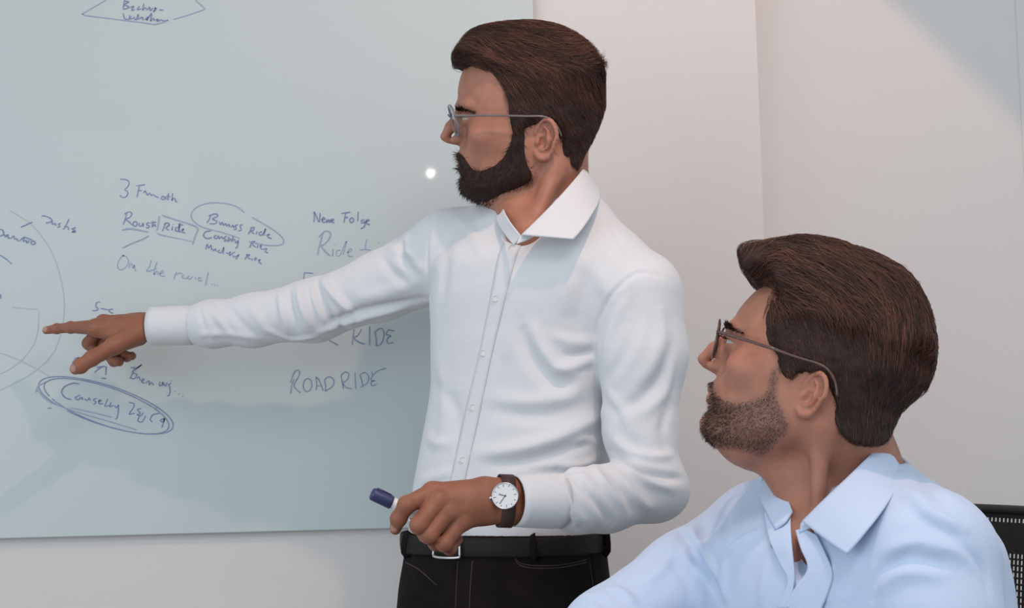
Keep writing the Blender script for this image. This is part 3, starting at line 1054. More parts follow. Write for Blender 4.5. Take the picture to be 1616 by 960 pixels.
def brows(hd, parent, m, n=420, z0=5.55, thick=0.42):
    """eyebrow and eyelash hairs"""
    t = rng.random(n); s = np.where(rng.random(n) < 0.5, 1.0, -1.0)
    y = 0.9 + 3.9 * t
    z = z0 + 0.5 * np.sin(t * 2.4) - 0.75 * t + rng.normal(size=n) * thick * 0.4 * (1 - 0.5 * t)
    x = 12.0 * np.ones(n)
    R = np.stack([x, y * s, z], 1).astype(np.float32)
    for _ in range(24):                       # drop the roots onto the brow
        dd = head_field(R, hd.st)
        R[:, 0] -= np.clip(dd, -0.2, 0.35)
    R[:, 0] -= 0.05
    d0 = unit(np.stack([0.35 + 0 * t, s * (0.9 + 0.3 * t), 0.5 - 0.9 * t], 1) + rng.normal(size=(n, 3)) * 0.18)
    V, Q = strands(R, lambda p, i: unit(d0 + np.stack([-0.12 * i * np.ones(n), 0 * t, 0 * t], 1)), 3, 0.9 / 3 * (0.6 + 0.6 * rng.random(n)), 0.035)
    o = mobj('eyebrows', hd.wor(V), Q, m, parent); o['kind'] = 'stuff'
    n = 90
    t = rng.random(n); s = np.where(np.arange(n) % 2 == 0, 1.0, -1.0)
    a = -1.1 + 2.2 * t
    R = np.stack([EYE_C[0] + 1.25 * np.cos(a * 0.8), s * (EYE_C[1] + 1.25 * np.sin(a * 0.8)), np.full(n, 4.62)], 1).astype(np.float32)
    d0 = unit(np.stack([np.cos(a), s * np.sin(a), -0.1 + 0 * a], 1))
    V, Q = strands(R, lambda p, i: unit(d0 + np.array([0, 0, 0.28 * i])), 3, 0.26, 0.03)
    o = mobj('eyelashes', hd.wor(V), Q, m, parent); o['kind'] = 'stuff'


# ------------------------------------------------------------------ standing man
man = thing('person', 'standing man in white shirt and dark trousers pointing at the whiteboard', 'person', (at(800, 700, 2.33)[0], 2.33, 0))
_y = math.radians(1)
_l = np.array([math.sin(_y), -math.cos(_y), 0])
HA = Head(at(842, 237, 2.31), (-math.cos(_y), -math.sin(_y), 0.02), np.array([0, 0, 1]) * 0.99 + _l * 0.15, 1.08, dict(nose=0.15, chin=8.8, ear=0.98))
neckA = [HA.wor((-2.2, 0, 0.5)), at(868, 330, 2.33), at(862, 420, 2.36)]


def skinA_head(P):
    d = HA.field(P)
    n = chain(P, neckA, [0.060, 0.060, 0.085], 0.03)
    n = smin(n, cap(P, HA.wor((3.5, 0, -5.5)), at(826, 372, 2.24), 0.030, 0.026), 0.035)      # throat
    n = smin(n, cap(P, at(880, 262, 2.255), at(834, 380, 2.225), 0.011, 0.008), 0.03)           # neck muscle
    return smin(d, n, 0.018)


def head_mesh(field, hd, zmin, zpad=0.0):
    c = hd.o
    return nets(field, c - np.array([0.17, 0.13, zmin]), c + np.array([0.16, 0.14, 0.19]), 0.0020)
HO = HA.pix([(716, 103), (716, 86), (726, 68), (748, 48), (790, 36), (845, 33), (890, 46), (925, 74), (946, 108), (953, 150), (950, 185),
             (938, 215), (922, 245), (911, 266), (898, 262), (884, 250), (882, 222), (868, 203), (845, 200), (826, 208), (814, 222), (806, 210), (803, 190),
             (799, 160), (790, 132), (772, 113), (748, 106), (728, 108)], 3.0)
HO = smooth_poly(HO, 4)
HL = smooth_poly(HA.pix([(911, 268), (898, 264), (884, 252), (882, 222), (868, 203), (845, 199), (826, 208), (814, 222), (806, 210), (803, 190),
                         (799, 160), (790, 132), (772, 113), (748, 106), (728, 108)], 5.5), 4, False)


def thickA(Q):
    x, z = Q[:, 0], Q[:, 2]
    t = 0.9 + (2.6 + 2.5 * sstep(4, 9, x)) * sstep(7.5, 14.0, z) + 0.6 * sstep(-4, -9, x)
    return t - 0.5 * sstep(3, -2, z)


def flowA(Q):
    x, y, z = Q[:, 0], Q[:, 1], Q[:, 2]
    top = sstep(8.5, 12.5, z)
    fr = sstep(7.5, 11.0, x) * top
    d = np.stack([-1.0 + 0 * x, 0.25 * y / 7, -0.15 - 0.05 * x], 1) * top[:, None]
    d += np.stack([-0.75 - 0.0 * x, 0 * x, -0.75 + 0.05 * x], 1) * (1 - top)[:, None]
    d += np.stack([0.75 + 0 * x, 0.2 * y / 7, 0.9 + 0 * x], 1) * fr[:, None]
    # whorl at the crown
    w = np.exp(-((x + 6.5)**2 + (z - 11.5)**2) / 8)
    d += np.stack([(x + 6.5) * 0.3, 0 * x, (z - 11.5) * 0.3], 1) * w[:, None]
    return d


hairA = grow_hair(HA, man, 'hair', HO, HL, thickA, flowA, 16000,
                  lambda Q: (1.5 + 3.7 * sstep(6, 12, Q[:, 2])) * (1 - 0.6 * sstep(7.5, 11, Q[:, 0])), 0.024, M['hair_a'], M['hair_a_cap'], lift=0.13, rough=0.34, neck=((-2.2, 0, 1.0), (-2.6, 0, -8), 5.5, 5.6), steps=5)

# flyaway and front locks
BO = smooth_poly(HA.pix([(826, 205), (812, 205), (806, 222), (800, 238), (790, 254), (772, 266), (752, 270), (742, 262), (731, 246), (719, 237), (715, 244), (720, 258), (722, 290), (728, 306),
                         (742, 316), (775, 321), (800, 319), (825, 305), (842, 290), (842, 278), (832, 262), (827, 240)], 3.0), 3)


def beard(hd, parent, name, outline, tmax, n, length, rad, m, mcap, lipcut=True, lift=0.5, jaw=None):
    def f(Q):
        ins = -poly_sd(Q[:, 0], Q[:, 2], outline)
        t = np.clip(0.06 + 0.30 * ins, -0.4, tmax)
        d = head_field(Q, hd.st) - t
        Qa = Q.copy(); Qa[:, 1] = np.abs(Qa[:, 1])
        d = smax(d, -ins * 0.9, 0.15)
        # mouth stays open
        d = smax(d, -(chain(Qa, [(11.0, 0, -1.65), (10.4, 1.0, -1.65), (9.6, 2.1, -1.65)], [1.0, 0.85, 0.35]) * 1.0), 0.2)
        return d
    lo = np.array([outline[:, 0].min() - 1, -8.5, outline[:, 1].min() - 1])
    hi = np.array([outline[:, 0].max() + 1.2, 8.5, outline[:, 1].max() + 1])
    v, q = nets(f, lo, hi, 0.2)
    cap_o = mobj(name, hd.wor(v), q, mcap, parent)
    roots = sample_surface(v, q, n).astype(np.float32)
    g0 = unit(grad(f, roots, 0.1))
    roots = roots - g0 * 0.2
    rnd = rng.normal(size=roots.shape)
    down = np.array([0.35, 0, -1.0])

    def dirf(p, i):
        return unit(g0 * lift + unit(down + 0.35 * rnd - (down * g0).sum(1, keepdims=True) * g0) * (0.55 + 0.2 * i))
    V, Q = strands(roots, dirf, 3, length * (0.6 + 0.8 * rng.random(n)) / 3, rad)
    o = mobj('beard_strands', hd.wor(V), Q, m, cap_o); o['kind'] = 'stuff'
    return cap_o


beardA = beard(HA, man, 'beard', BO, 0.75, 9000, 0.95, 0.030, M['beard_a'], M['hair_a_cap'])
brows(HA, man, M['beard_a'])
add_eyes(HA, man)
# ------------------------------------------------------------------ standing man: hands
def hand_field(P, wrist, fingers, palm_r=0.014, k=0.0075, extra=()):
    """wrist: capsules [(a, b, ra, rb)]; fingers: list of (points, radii) starting at the wrist end of the palm bone"""
    d = None
    for a, b, ra, rb in list(wrist) + list(extra):
        c = cap(P, a, b, ra, rb)
        d = c if d is None else smin(d, c, k)
    palm = d
    for pts, rad in fingers:
        palm = smin(palm, cap(P, pts[0], pts[1], rad[0], rad[1]), k)
    out = palm
    fing = None
    for pts, rad in fingers:
        f = chain(P, pts[1:], rad[1:], 0.003)
        # knuckle swellings
        for j in range(1, len(pts) - 1):
            f = smin(f, np.linalg.norm(P - np.asarray(pts[j], np.float32), axis=1) - rad[j] * 1.06, 0.004)
        fing = f if fing is None else smin(fing, f, 0.0015)
    return smin(out, fing, 0.006)


Hr = dict(
    wrist=[(at(300, 513, 2.575), at(240, 515, 2.585), 0.026, 0.0215), (at(240, 512, 2.60), at(212, 514, 2.607), 0.0205, 0.020)],
    fingers=[
        ([at(222, 512, 2.585), at(152, 517, 2.595), at(112, 517, 2.628), at(90, 519, 2.645), at(73, 521.5, 2.655)], [0.019, 0.0138, 0.0096, 0.0083, 0.0068]),
        ([at(222, 509, 2.605), at(163, 509, 2.62), at(140, 542, 2.645), at(158, 562, 2.645), at(172, 556, 2.635)], [0.016, 0.0122, 0.0104, 0.0092, 0.0082]),
        ([at(225, 511, 2.62), at(176, 513, 2.638), at(160, 549, 2.655), at(180, 570, 2.645), at(188, 571, 2.635)], [0.016, 0.0118, 0.0100, 0.0090, 0.0082]),
        ([at(228, 515, 2.63), at(190, 519, 2.652), at(182, 550, 2.662), at(200, 563, 2.652), at(208, 562, 2.642)], [0.015, 0.0110, 0.0090, 0.0082, 0.0075]),
        ([at(222, 524, 2.575), at(180, 546, 2.562), at(145, 566, 2.556), at(127, 578, 2.556), at(119, 582.5, 2.557)], [0.019, 0.0142, 0.0126, 0.0120, 0.0096]),
    ],
    extra=[(at(205, 532, 2.58), at(158, 527, 2.592), 0.016, 0.0075), (at(218, 530, 2.60), at(190, 545, 2.62), 0.018, 0.012)])
Hl = dict(
    wrist=[(at(860, 785, 2.085), at(800, 779, 2.052), 0.024, 0.0205), (at(860, 802, 2.085), at(800, 803, 2.052), 0.024, 0.0205),
           (at(800, 779, 2.052), at(765, 777, 2.045), 0.0205, 0.020), (at(800, 803, 2.052), at(765, 806, 2.045), 0.0205, 0.019)],
    fingers=[
        ([at(765, 777, 2.045), at(683, 778, 2.030), at(642, 797, 2.008), at(629, 819, 2.014), at(624, 835, 2.024)], [0.019, 0.0135, 0.0112, 0.0100, 0.0078]),
        ([at(765, 787, 2.04), at(690, 792, 2.020), at(661, 829, 1.998), at(672, 844, 2.022), at(690, 834, 2.04)], [0.018, 0.0138, 0.0112, 0.0096, 0.0085]),
        ([at(765, 798, 2.04), at(706, 809, 2.022), at(677, 845, 2.002), at(688, 858, 2.026), at(703, 846, 2.043)], [0.018, 0.0132, 0.0106, 0.0092, 0.0082]),
        ([at(765, 808, 2.045), at(728, 823, 2.030), at(701, 859, 2.012), at(710, 866, 2.032), at(722, 852, 2.046)], [0.017, 0.0122, 0.0096, 0.0083, 0.0074]),
        ([at(772, 782, 2.062), at(725, 784, 2.082), at(688, 803, 2.079), at(665, 811, 2.070), at(655, 813, 2.066)], [0.016, 0.0140, 0.0122, 0.0110, 0.0090]),
    ],
    extra=[(at(755, 800, 2.05), at(715, 815, 2.04), 0.017, 0.012), (at(740, 780, 2.06), at(690, 785, 2.05), 0.013, 0.010)])
handR = lambda P: hand_field(P, **Hr)
handL = lambda P: hand_field(P, **Hl)

# ------------------------------------------------------------------ standing man: clothes as fields
YA = math.radians(35)
fA = np.array([-math.sin(YA), -math.cos(YA), 0], np.float32)
lA = np.array([math.cos(YA), -math.sin(YA), 0], np.float32)


class Loft:
    """stack of elliptical rings; rows: (py, left px, right px) seen from the camera at depth Y"""
    def __init__(s, rows, Y, lat, frt, ratio, n=2.3, below=None):
        zs, cx, cy, a = [], [], [], []
        ca, sa = abs(lat[0]), abs(lat[1])
        for r in rows:
            py, L, R = r[:3]
            Yc = r[3] if len(r) > 3 else Y
            c = at((L + R) / 2, py, Yc)
            hw = (R - L) / 2 * Yc / F_PX
            zs.append(c[2]); cx.append(c[0]); cy.append(Yc)
            a.append(hw / math.sqrt(ca * ca + (ratio * sa)**2))
        if below:
            for z, x, y, aa in below:
                zs.append(z); cx.append(x); cy.append(y); a.append(aa)
        o = np.argsort(zs)
        zs, cx, cy, a = (np.array(v)[o] for v in (zs, cx, cy, a))
        s.z0, s.z1 = zs[0], zs[-1]
        s.tx, s.ty, s.ta = table(zs, cx), table(zs, cy), table(zs, a)
        s.ratio, s.n, s.lat, s.frt = ratio, n, np.asarray(lat, np.float32), np.asarray(frt, np.float32)

    def f(s, P, grow=0.0):
        z = np.clip(P[:, 2], s.z0, s.z1)
        x = P[:, 0] - tb(s.tx, z); y = P[:, 1] - tb(s.ty, z)
        u = x * s.lat[0] + y * s.lat[1]; v = x * s.frt[0] + y * s.frt[1]
        a = tb(s.ta, z) + grow; b = tb(s.ta, z) * s.ratio + grow
        q = (np.abs(u / a)**s.n + np.abs(v / b)**s.n + 1e-9)**(1 / s.n)
        r = np.sqrt(u * u + v * v) + 1e-7
        return np.maximum(r - r / q, -b)

    def point(s, z, ang, off=0.0):
        """ring point; ang 0 = front, positive to the person's left"""
        a = float(tb(s.ta, np.array([z]))[0]); b = a * s.ratio
        cs, sn = math.cos(ang), math.sin(ang)
        u = a * np.sign(sn) * abs(sn)**(2 / s.n); v = b * np.sign(cs) * abs(cs)**(2 / s.n)
        nn = np.array([u / a / a, v / b / b]); nn /= np.linalg.norm(nn) + 1e-9
        u += nn[0] * off; v += nn[1] * off
        return np.array([float(tb(s.tx, np.array([z]))[0]), float(tb(s.ty, np.array([z]))[0]), z]) + s.lat * u + s.frt * v


torsoA = Loft([(905, 640, 950), (850, 646, 946), (800, 650, 948), (720, 663, 957), (620, 681, 965), (520, 684, 985), (450, 684, 1000), (400, 700, 985), (355, 760, 950)],
              2.33, lA, fA, 0.72)
shL, shR = at(1005, 462, 2.22), at(716, 398, 2.44)
armL = [at(1005, 470, 2.22), at(1014, 560, 2.21), at(1010, 680, 2.20), at(1024, 768, 2.18), at(955, 788, 2.13), at(912, 790, 2.105), at(878, 791, 2.085)]
armLr = [0.068, 0.062, 0.050, 0.047, 0.043, 0.0415, 0.034]
armR = [at(716, 402, 2.44), at(600, 452, 2.495), at(497, 490, 2.53), at(400, 505, 2.555), at(335, 511, 2.570), at(298, 513, 2.578)]
armRr = [0.070, 0.056, 0.051, 0.042, 0.0385, 0.030]


def shirtA_field(P):
    d = smax(torsoA.f(P), P[:, 2] - at(868, 352, 2.33)[2], 0.05)
    nb = at(868, 372, 2.345)
    d = smin(d, cap(P, nb, shL, 0.082, 0.060), 0.05)
    d = smin(d, cap(P, nb, shR, 0.082, 0.060), 0.05)
    aL = chain(P, armL, armLr, 0.018)
    aR = chain(P, armR, armRr, 0.02)
    d = smin(d, aR, 0.028)
    d = smin(d, aL, 0.014)
    # loose elbow points
    d = smin(d, ell(P, at(1038, 772, 2.20), (0.038, 0.035, 0.034)), 0.03)
    # open neck
    hole = chain(P, [HA.wor((-2.2, 0, 0.5)), at(864, 330, 2.33), at(852, 372, 2.30)], [0.066, 0.066, 0.058])
    hole = smin(hole, cap(P, at(832, 362, 2.22), at(821, 372, 2.165), 0.022, 0.009), 0.015)
    d = smax(d, -hole, 0.006)
    return smax(d, at(800, 872, 2.33)[2] - P[:, 2], 0.01)


def cast(bvh, px, py):
    d = cf + cr * (px - 808) / F_PX - cu * (py - 480) / F_PX
    h = bvh.ray_cast(Vector(cam_pos), Vector(d).normalized())
    return None if h[0] is None else np.array(h[0])


def make_bvh(v, q):
    return BVHTree.FromPolygons([tuple(map(float, p)) for p in v], [tuple(map(int, f)) for f in q])


def fold_lines(bvh, folds):
    """folds: (pixel polyline, amp mm, width mm[, sharp]) -> 3D polylines on the surface"""
    out = []
    for fo in folds:
        pl = smooth_poly(np.array(fo[0], float), 6, False)
        p3 = [cast(bvh, x, y) for x, y in pl]
        p3 = [p for p in p3 if p is not None]
        if len(p3) > 2:
            out.append((np.array(p3, np.float32), fo[1] * 0.0013, fo[2] * 0.001))
    return out


def fold_disp(v, lines):
    disp = np.zeros(len(v), np.float32)
    for p, amp, w in lines:
        lo, hi = p.min(0) - 3 * w, p.max(0) + 3 * w
        m = np.where(((v > lo) & (v < hi)).all(1))[0]
        if not len(m):
            continue
        d2 = np.full(len(m), 1e9, np.float32); tt = np.zeros(len(m), np.float32)
        nseg = len(p) - 1
        for i in range(nseg):
            e = p[i + 1] - p[i]
            wv = v[m] - p[i]
            t = np.clip(wv @ e / max(float(e @ e), 1e-12), 0, 1)
            dd = ((wv - t[:, None] * e)**2).sum(1)
            b = dd < d2
            d2[b] = dd[b]; tt[b] = (i + t[b]) / nseg
        x2 = d2 / (w * w)
        # ridge with a shallow trough on both sides
        prof = np.exp(-x2) - 0.35 * np.exp(-x2 / 4.5)
        disp[m] += amp * 1.4 * prof * np.clip(np.sin(np.pi * np.clip(tt, 0.02, 0.98)), 0, 1)**0.6
    return disp


def cloth_mesh(field, lo, hi, h, folds, extra=None):
    v, q = nets(field, lo, hi, h)
    v = v.astype(np.float32)
    bvh = make_bvh(v, q)
    n = vnormals(v, q)
    disp = 0.0016 * noise(v, 16, 21) + 0.0022 * noise(v * np.array([1, 1, 0.6]), 8, 22)
    disp = disp + fold_disp(v, fold_lines(bvh, folds))
    if extra is not None:
        disp = disp + extra(v)
    v = v + n * disp[:, None].astype(np.float32)
    return v, q


def fabric(name, c1, c2, weave=1400.0, stripes=None, rough=0.85):
    m = mat(name, c1, rough, Specular_IOR_Level=0.2, Sheen_Weight=0.15)
    mottle(m, c1, c2, 14, 3)
    tc = N(m, 'ShaderNodeTexCoord')
    wv = N(m, 'ShaderNodeTexWave', i_Scale=weave, i_Distortion=0.4)
    wv.bands_direction = 'DIAGONAL'
    link(m, tc.outputs['Object'], wv.inputs['Vector'])
    bp = N(m, 'ShaderNodeBump', i_Strength=0.12, i_Distance=0.0004)
    link(m, wv.outputs[1], bp.inputs['Height'])
    nz = N(m, 'ShaderNodeTexNoise', i_Scale=55.0, i_Detail=4.0)
    link(m, tc.outputs['Object'], nz.inputs['Vector'])
    b2 = N(m, 'ShaderNodeBump', i_Strength=0.22, i_Distance=0.004)
    link(m, nz.outputs[0], b2.inputs['Height'])
    link(m, bp.outputs[0], b2.inputs['Normal'])
    link(m, b2.outputs[0], bsdf(m).inputs['Normal'])
    return m


M['white_cloth'] = fabric('white_cotton', (0.62, 0.635, 0.655), (0.66, 0.675, 0.695))
M['button'] = mat('pearl_button', (0.62, 0.62, 0.62), 0.25)
mottle(M['button'], (0.58, 0.58, 0.58), (0.68, 0.67, 0.66), 300)

foldsA = [
    # front of the shirt
    ([(822, 512), (832, 545), (852, 580), (880, 606), (912, 612)], -5.5, 13), ([(838, 512), (852, 548), (880, 580), (915, 592)], 4, 11),
    ([(752, 716), (800, 712), (860, 698), (920, 672), (956, 648)], 5, 12), ([(770, 735), (830, 728), (890, 712), (945, 690)], -4.5, 11),
    ([(770, 628), (810, 634), (850, 634), (890, 626), (930, 600)], 3, 12), ([(775, 648), (830, 656), (890, 650), (940, 630)], -3, 13),
    ([(938, 566), (905, 578), (870, 585)], 3.5, 9), ([(940, 540), (905, 540), (870, 530)], 3, 10), ([(940, 556), (910, 560), (885, 560)], -3, 7),
    ([(905, 700), (925, 694), (948, 700)], 3.5, 7), ([(880, 735), (915, 735), (948, 722)], 3.5, 7), ([(830, 745), (880, 745), (925, 740)], -3, 8),
    ([(700, 350), (705, 400), (700, 460), (692, 500)], -2.5, 14), ([(690, 560), (700, 640), (690, 720)], 2.0, 16), ([(672, 690), (690, 700), (715, 698)], 2.5, 9),
    ([(870, 400), (890, 450), (900, 500)], 2, 18), ([(960, 400), (925, 450), (905, 520)], -2.2, 16), ([(900, 400), (940, 430), (960, 470)], 2, 14),
    ([(720, 340), (745, 370), (760, 400)], 2, 10), ([(660, 760), (690, 752), (715, 745)], 2.5, 9), ([(680, 600), (715, 640), (725, 690)], -2, 14),
    ([(800, 560), (790, 620), (770, 680)], -1.8, 14),
    # armhole and yoke seams
    ([(1046, 436), (1006, 432), (972, 458), (950, 492), (940, 525), (937, 566)], -2.2, 4), ([(944, 334), (970, 370), (1003, 430)], -1.8, 4),
    ([(684, 345), (676, 390), (678, 440), (684, 482)], -2.2, 4),
    # upper left sleeve
    ([(985, 470), (965, 520), (952, 570)], 3, 10), ([(1000, 462), (1000, 520), (980, 570), (955, 600)], -3, 10), ([(1040, 480), (1045, 530), (1030, 575), (1000, 610)], 3.2, 12),
    ([(1062, 540), (1045, 590), (1010, 630), (975, 650)], -3.2, 10), ([(1060, 570), (1050, 620), (1015, 655)], 3.2, 9), ([(960, 620), (985, 650), (1000, 690)], 3, 9),
    ([(965, 690), (1000, 715), (1040, 722), (1062, 715)], 4.5, 8), ([(962, 712), (1000, 738), (1045, 752), (1076, 757)], -7.5, 7), ([(980, 735), (1020, 760), (1060, 772)], 4.5, 7),
    ([(1058, 640), (1045, 680), (1060, 720)], -3, 9),
    # left forearm
    ([(884, 748), (892, 775), (905, 805), (925, 828)], 4.2, 7), ([(900, 745), (925, 775), (950, 805), (962, 828)], -4.5, 7), ([(935, 735), (955, 765), (985, 800)], 4, 8),
    ([(985, 760), (1010, 790), (1030, 805)], 3, 8), ([(890, 800), (905, 820), (912, 832)], 3.5, 5), ([(960, 745), (985, 780), (1000, 812)], -3.5, 8),
    # right sleeve
    ([(508, 436), (520, 458), (545, 485), (570, 505)], 5.5, 8), ([(496, 438), (504, 470), (525, 505), (548, 522)], -6, 7), ([(470, 446), (475, 480), (490, 520)], 4.5, 7),
    ([(454, 450), (458, 485), (472, 525)], -4.5, 6), ([(440, 452), (444, 490), (455, 530)], 3.5, 6), ([(483, 445), (490, 480), (505, 520)], -3.5, 5),
    ([(500, 528), (540, 512), (590, 498), (640, 485)], 4.5, 8), ([(520, 512), (560, 494), (620, 480), (676, 468)], -4.5, 8), ([(560, 470), (610, 462), (670, 440)], 3, 12),
    ([(600, 400), (620, 430), (650, 450)], -3, 10), ([(640, 365), (650, 400), (672, 430)], 3, 9), ([(632, 372), (636, 405), (655, 435)], -3, 8), ([(612, 388), (640, 400), (670, 395)], 2, 8),
    ([(330, 480), (345, 505), (365, 530)], 3.0, 7), ([(312, 485), (320, 510), (330, 538)], -2.5, 5), ([(355, 478), (375, 505), (400, 530)], -2.6, 9), ([(385, 470), (405, 500), (425, 530)], 2.6, 9),
    ([(310, 530), (360, 528), (410, 536)], 2, 7), ([(420, 520), (460, 535), (500, 533)], 3, 6),
]
_lo = np.array([at(300, 500, 2.58)[0], 1.98, at(800, 880, 2.33)[2]]); _hi = np.array([at(1100, 500, 2.2)[0], 2.62, at(868, 290, 2.33)[2]])
vA, qA = cloth_mesh(shirtA_field, _lo, _hi, 0.003, foldsA)
shirtA = mobj('shirt', vA, qA, M['white_cloth'], man)
bvhA = make_bvh(vA, qA)


def surf_strip(bvh, left, right, nu, nv, off, thick, name, m, parent):
    """strip of cloth laid over a garment between two pixel polylines"""
    L = smooth_poly(np.array(left, float), nu, False); R = smooth_poly(np.array(right, float), nu, False)
    k = min(len(L), len(R))
    G = []
    for i in range(k):
        row = []
        for j in range(nv + 1):
            p = L[i] + (R[i] - L[i]) * j / nv
            h = cast(bvh, *p)
            if h is None:
                h = row[-1] if row else (G[-1][j] if G else at(p[0], p[1], 2.2))
            row.append(np.array(h))
        G.append(row)
    G = np.array(G)
    for _ in range(2):
        G[1:-1] = 0.5 * G[1:-1] + 0.25 * (G[:-2] + G[2:])
    vd = unit(cam_pos - G.reshape(-1, 3)).reshape(G.shape)
    G = G + vd * off
    a, b = G.shape[:2]
    Q = np.array([(i * b + j, (i + 1) * b + j, (i + 1) * b + j + 1, i * b + j + 1) for i in range(a - 1) for j in range(b - 1)])
    o = mobj(name, G.reshape(-1, 3), Q, m, parent)
    s = o.modifiers.new('thickness', 'SOLIDIFY'); s.thickness = thick; s.offset = 0
    return o


surf_strip(bvhA, [(797, 380), (786, 405), (772, 480), (755, 564), (736, 642), (712, 752), (704, 790)], [(824, 384), (813, 410), (795, 480), (775, 564), (757, 650), (735, 752), (727, 790)],
           6, 4, 0.0012, 0.0022, 'placket', M['white_cloth'], shirtA)


def buttons(bvh, pts, parent, m, r=0.0052):
    for px, py in pts:
        c = cast(bvh, px, py)
        if c is None:
            continue
        nrm = unit(cam_pos - c) * 0.8 + np.array([-0.2, 0, 0])
        nrm = nrm / np.linalg.norm(nrm)
        mb = MB()
        mb.lathe([(r * 0.92, 0.0005), (r, 0.0014), (r * 0.97, 0.0034), (r * 0.8, 0.0036), (r * 0.7, 0.0028), (r * 0.1, 0.0028)], c, nrm, 18)
        mb.build('button', m, parent)


buttons(bvhA, [(809, 391), (783, 471), (764, 557), (747, 643), (731, 726)], shirtA, M['button'])


# cuffs: short tubes of stiff cloth
def cuff(pts, rad, m, parent, name='cuff'):
    mb = MB()
    n = len(pts)
    mb.tube(pts, rad, 40, caps=False)
    o = mb.build(name, m, parent, True)
    s = o.modifiers.new('thickness', 'SOLIDIFY'); s.thickness = 0.0025; s.offset = -1
    return o


def lerp_pts(a, b, n):
    return [np.asarray(a) + (np.asarray(b) - np.asarray(a)) * i / (n - 1) for i in range(n)]


cuff(lerp_pts(at(308, 513, 2.577), at(238, 515, 2.585), 8), [0.0335, 0.0338, 0.034, 0.0338, 0.0335, 0.0332, 0.033, 0.0325], M['white_cloth'], shirtA)
cuff(lerp_pts(at(884, 791, 2.087), at(811, 791, 2.055), 8), [0.0372, 0.0374, 0.0374, 0.037, 0.0365, 0.036, 0.0352, 0.0345], M['white_cloth'], shirtA)

# collar: stand round the neck and the two leaves folded over it
def P3(l):
    return [at(*p) for p in l]


M['collar_cloth'] = M['white_cloth']
# near leaf (wearer's left): rows from the fold line down to the outer edge
def leaf(r0, r3, name, m, parent, bulge=0.004, n=4):
    """collar leaf between its fold line and its outer edge"""
    r0, r3 = np.array(P3(r0)), np.array(P3(r3))
    rows_ = [r0 + (r3 - r0) * i / (n - 1) + unit(cam_pos - r0) * (bulge * math.sin(math.pi * i / (n - 1))) for i in range(n)]
    return patch(rows_, 5, 6, 0.0024, name, m, parent)


leaf([(823, 371, 2.165), (850, 345, 2.175), (882, 312, 2.20), (908, 282, 2.245), (921, 264, 2.30), (915, 262, 2.37)],
     [(905, 378, 2.148), (920, 360, 2.160), (934, 339, 2.188), (944, 320, 2.24), (946, 302, 2.315), (936, 298, 2.40)], 'collar_leaf', M['collar_cloth'], shirtA)
# stand behind it
patch([P3([(820, 374, 2.168), (848, 349, 2.182), (880, 316, 2.208), (906, 286, 2.252), (918, 268, 2.31), (908, 268, 2.38), (870, 290, 2.405), (815, 318, 2.385), (795, 330, 2.33)]),
       P3([(815, 386, 2.166), (846, 372, 2.176), (884, 345, 2.20), (914, 312, 2.25), (930, 292, 2.32), (918, 294, 2.395), (870, 312, 2.42), (812, 340, 2.40), (786, 352, 2.335)])],
      4, 5, 0.002, 'collar_stand', M['collar_cloth'], shirtA)
# far leaf (wearer's right)
patch([P3([(822, 372, 2.168), (806, 352, 2.20), (795, 331, 2.255), (797, 318, 2.32), (815, 308, 2.39)]),
       P3([(818, 379, 2.172), (801, 359, 2.21), (789, 337, 2.27), (793, 323, 2.335), (812, 312, 2.405)]),
       P3([(811, 387, 2.178), (795, 367, 2.222), (783, 344, 2.282), (788, 329, 2.345), (808, 317, 2.42)])],
      5, 6, 0.0022, 'collar_leaf', M['collar_cloth'], shirtA)

# ------------------------------------------------------------------ trousers, belt, shoes
M['denim'] = mat('black_brown_denim', (0.010, 0.008, 0.008), 0.85, Specular_IOR_Level=0.1)
mottle(M['denim'], (0.004, 0.0035, 0.004), (0.016, 0.011, 0.010), 22, 6, bump=0.3, bscale=900, bdist=0.0008)
M['leather'] = mat('black_leather', (0.012, 0.010, 0.010), 0.6, Specular_IOR_Level=0.25)
mottle(M['leather'], (0.006, 0.005, 0.005), (0.012, 0.010, 0.009), 40, 4, bump=0.3, bscale=500)
M['steel'] = mat('brushed_steel', (0.62, 0.62, 0.64), 0.28, Metallic=1.0)
mottle(M['steel'], (0.55, 0.55, 0.57), (0.68, 0.68, 0.7), 120)
cxA, hipz = float(at(795, 960, 2.33)[0]), 0.80
trouA = Loft([(838, 643, 947), (870, 640, 950), (920, 634, 955), (965, 630, 960)], 2.33, lA, fA, 0.74,
             below=[(0.82, cxA - 0.002, 2.33, 0.180), (0.72, cxA - 0.002, 2.335, 0.165)])


def leg_pts(s):
    c = np.array([cxA, 2.335, 0])
    sd = lA * s
    return [c + sd * 0.088 + [0, 0, 0.84], c + sd * 0.10 + [0, 0, 0.5] + fA * 0.01, c + sd * 0.105 + [0, 0, 0.075] - fA * 0.02]


def trouA_field(P):
    d = smax(trouA.f(P), 0.80 - P[:, 2], 0.10)
    d = smax(d, P[:, 2] - at(800, 836, 2.33)[2], 0.006)
    for s in (1, -1):
        d = smin(d, chain(P, leg_pts(s), [0.096, 0.068, 0.052], 0.02), 0.05 if s > 0 else 0.02)
    return smax(d, 0.03 - P[:, 2], 0.004)


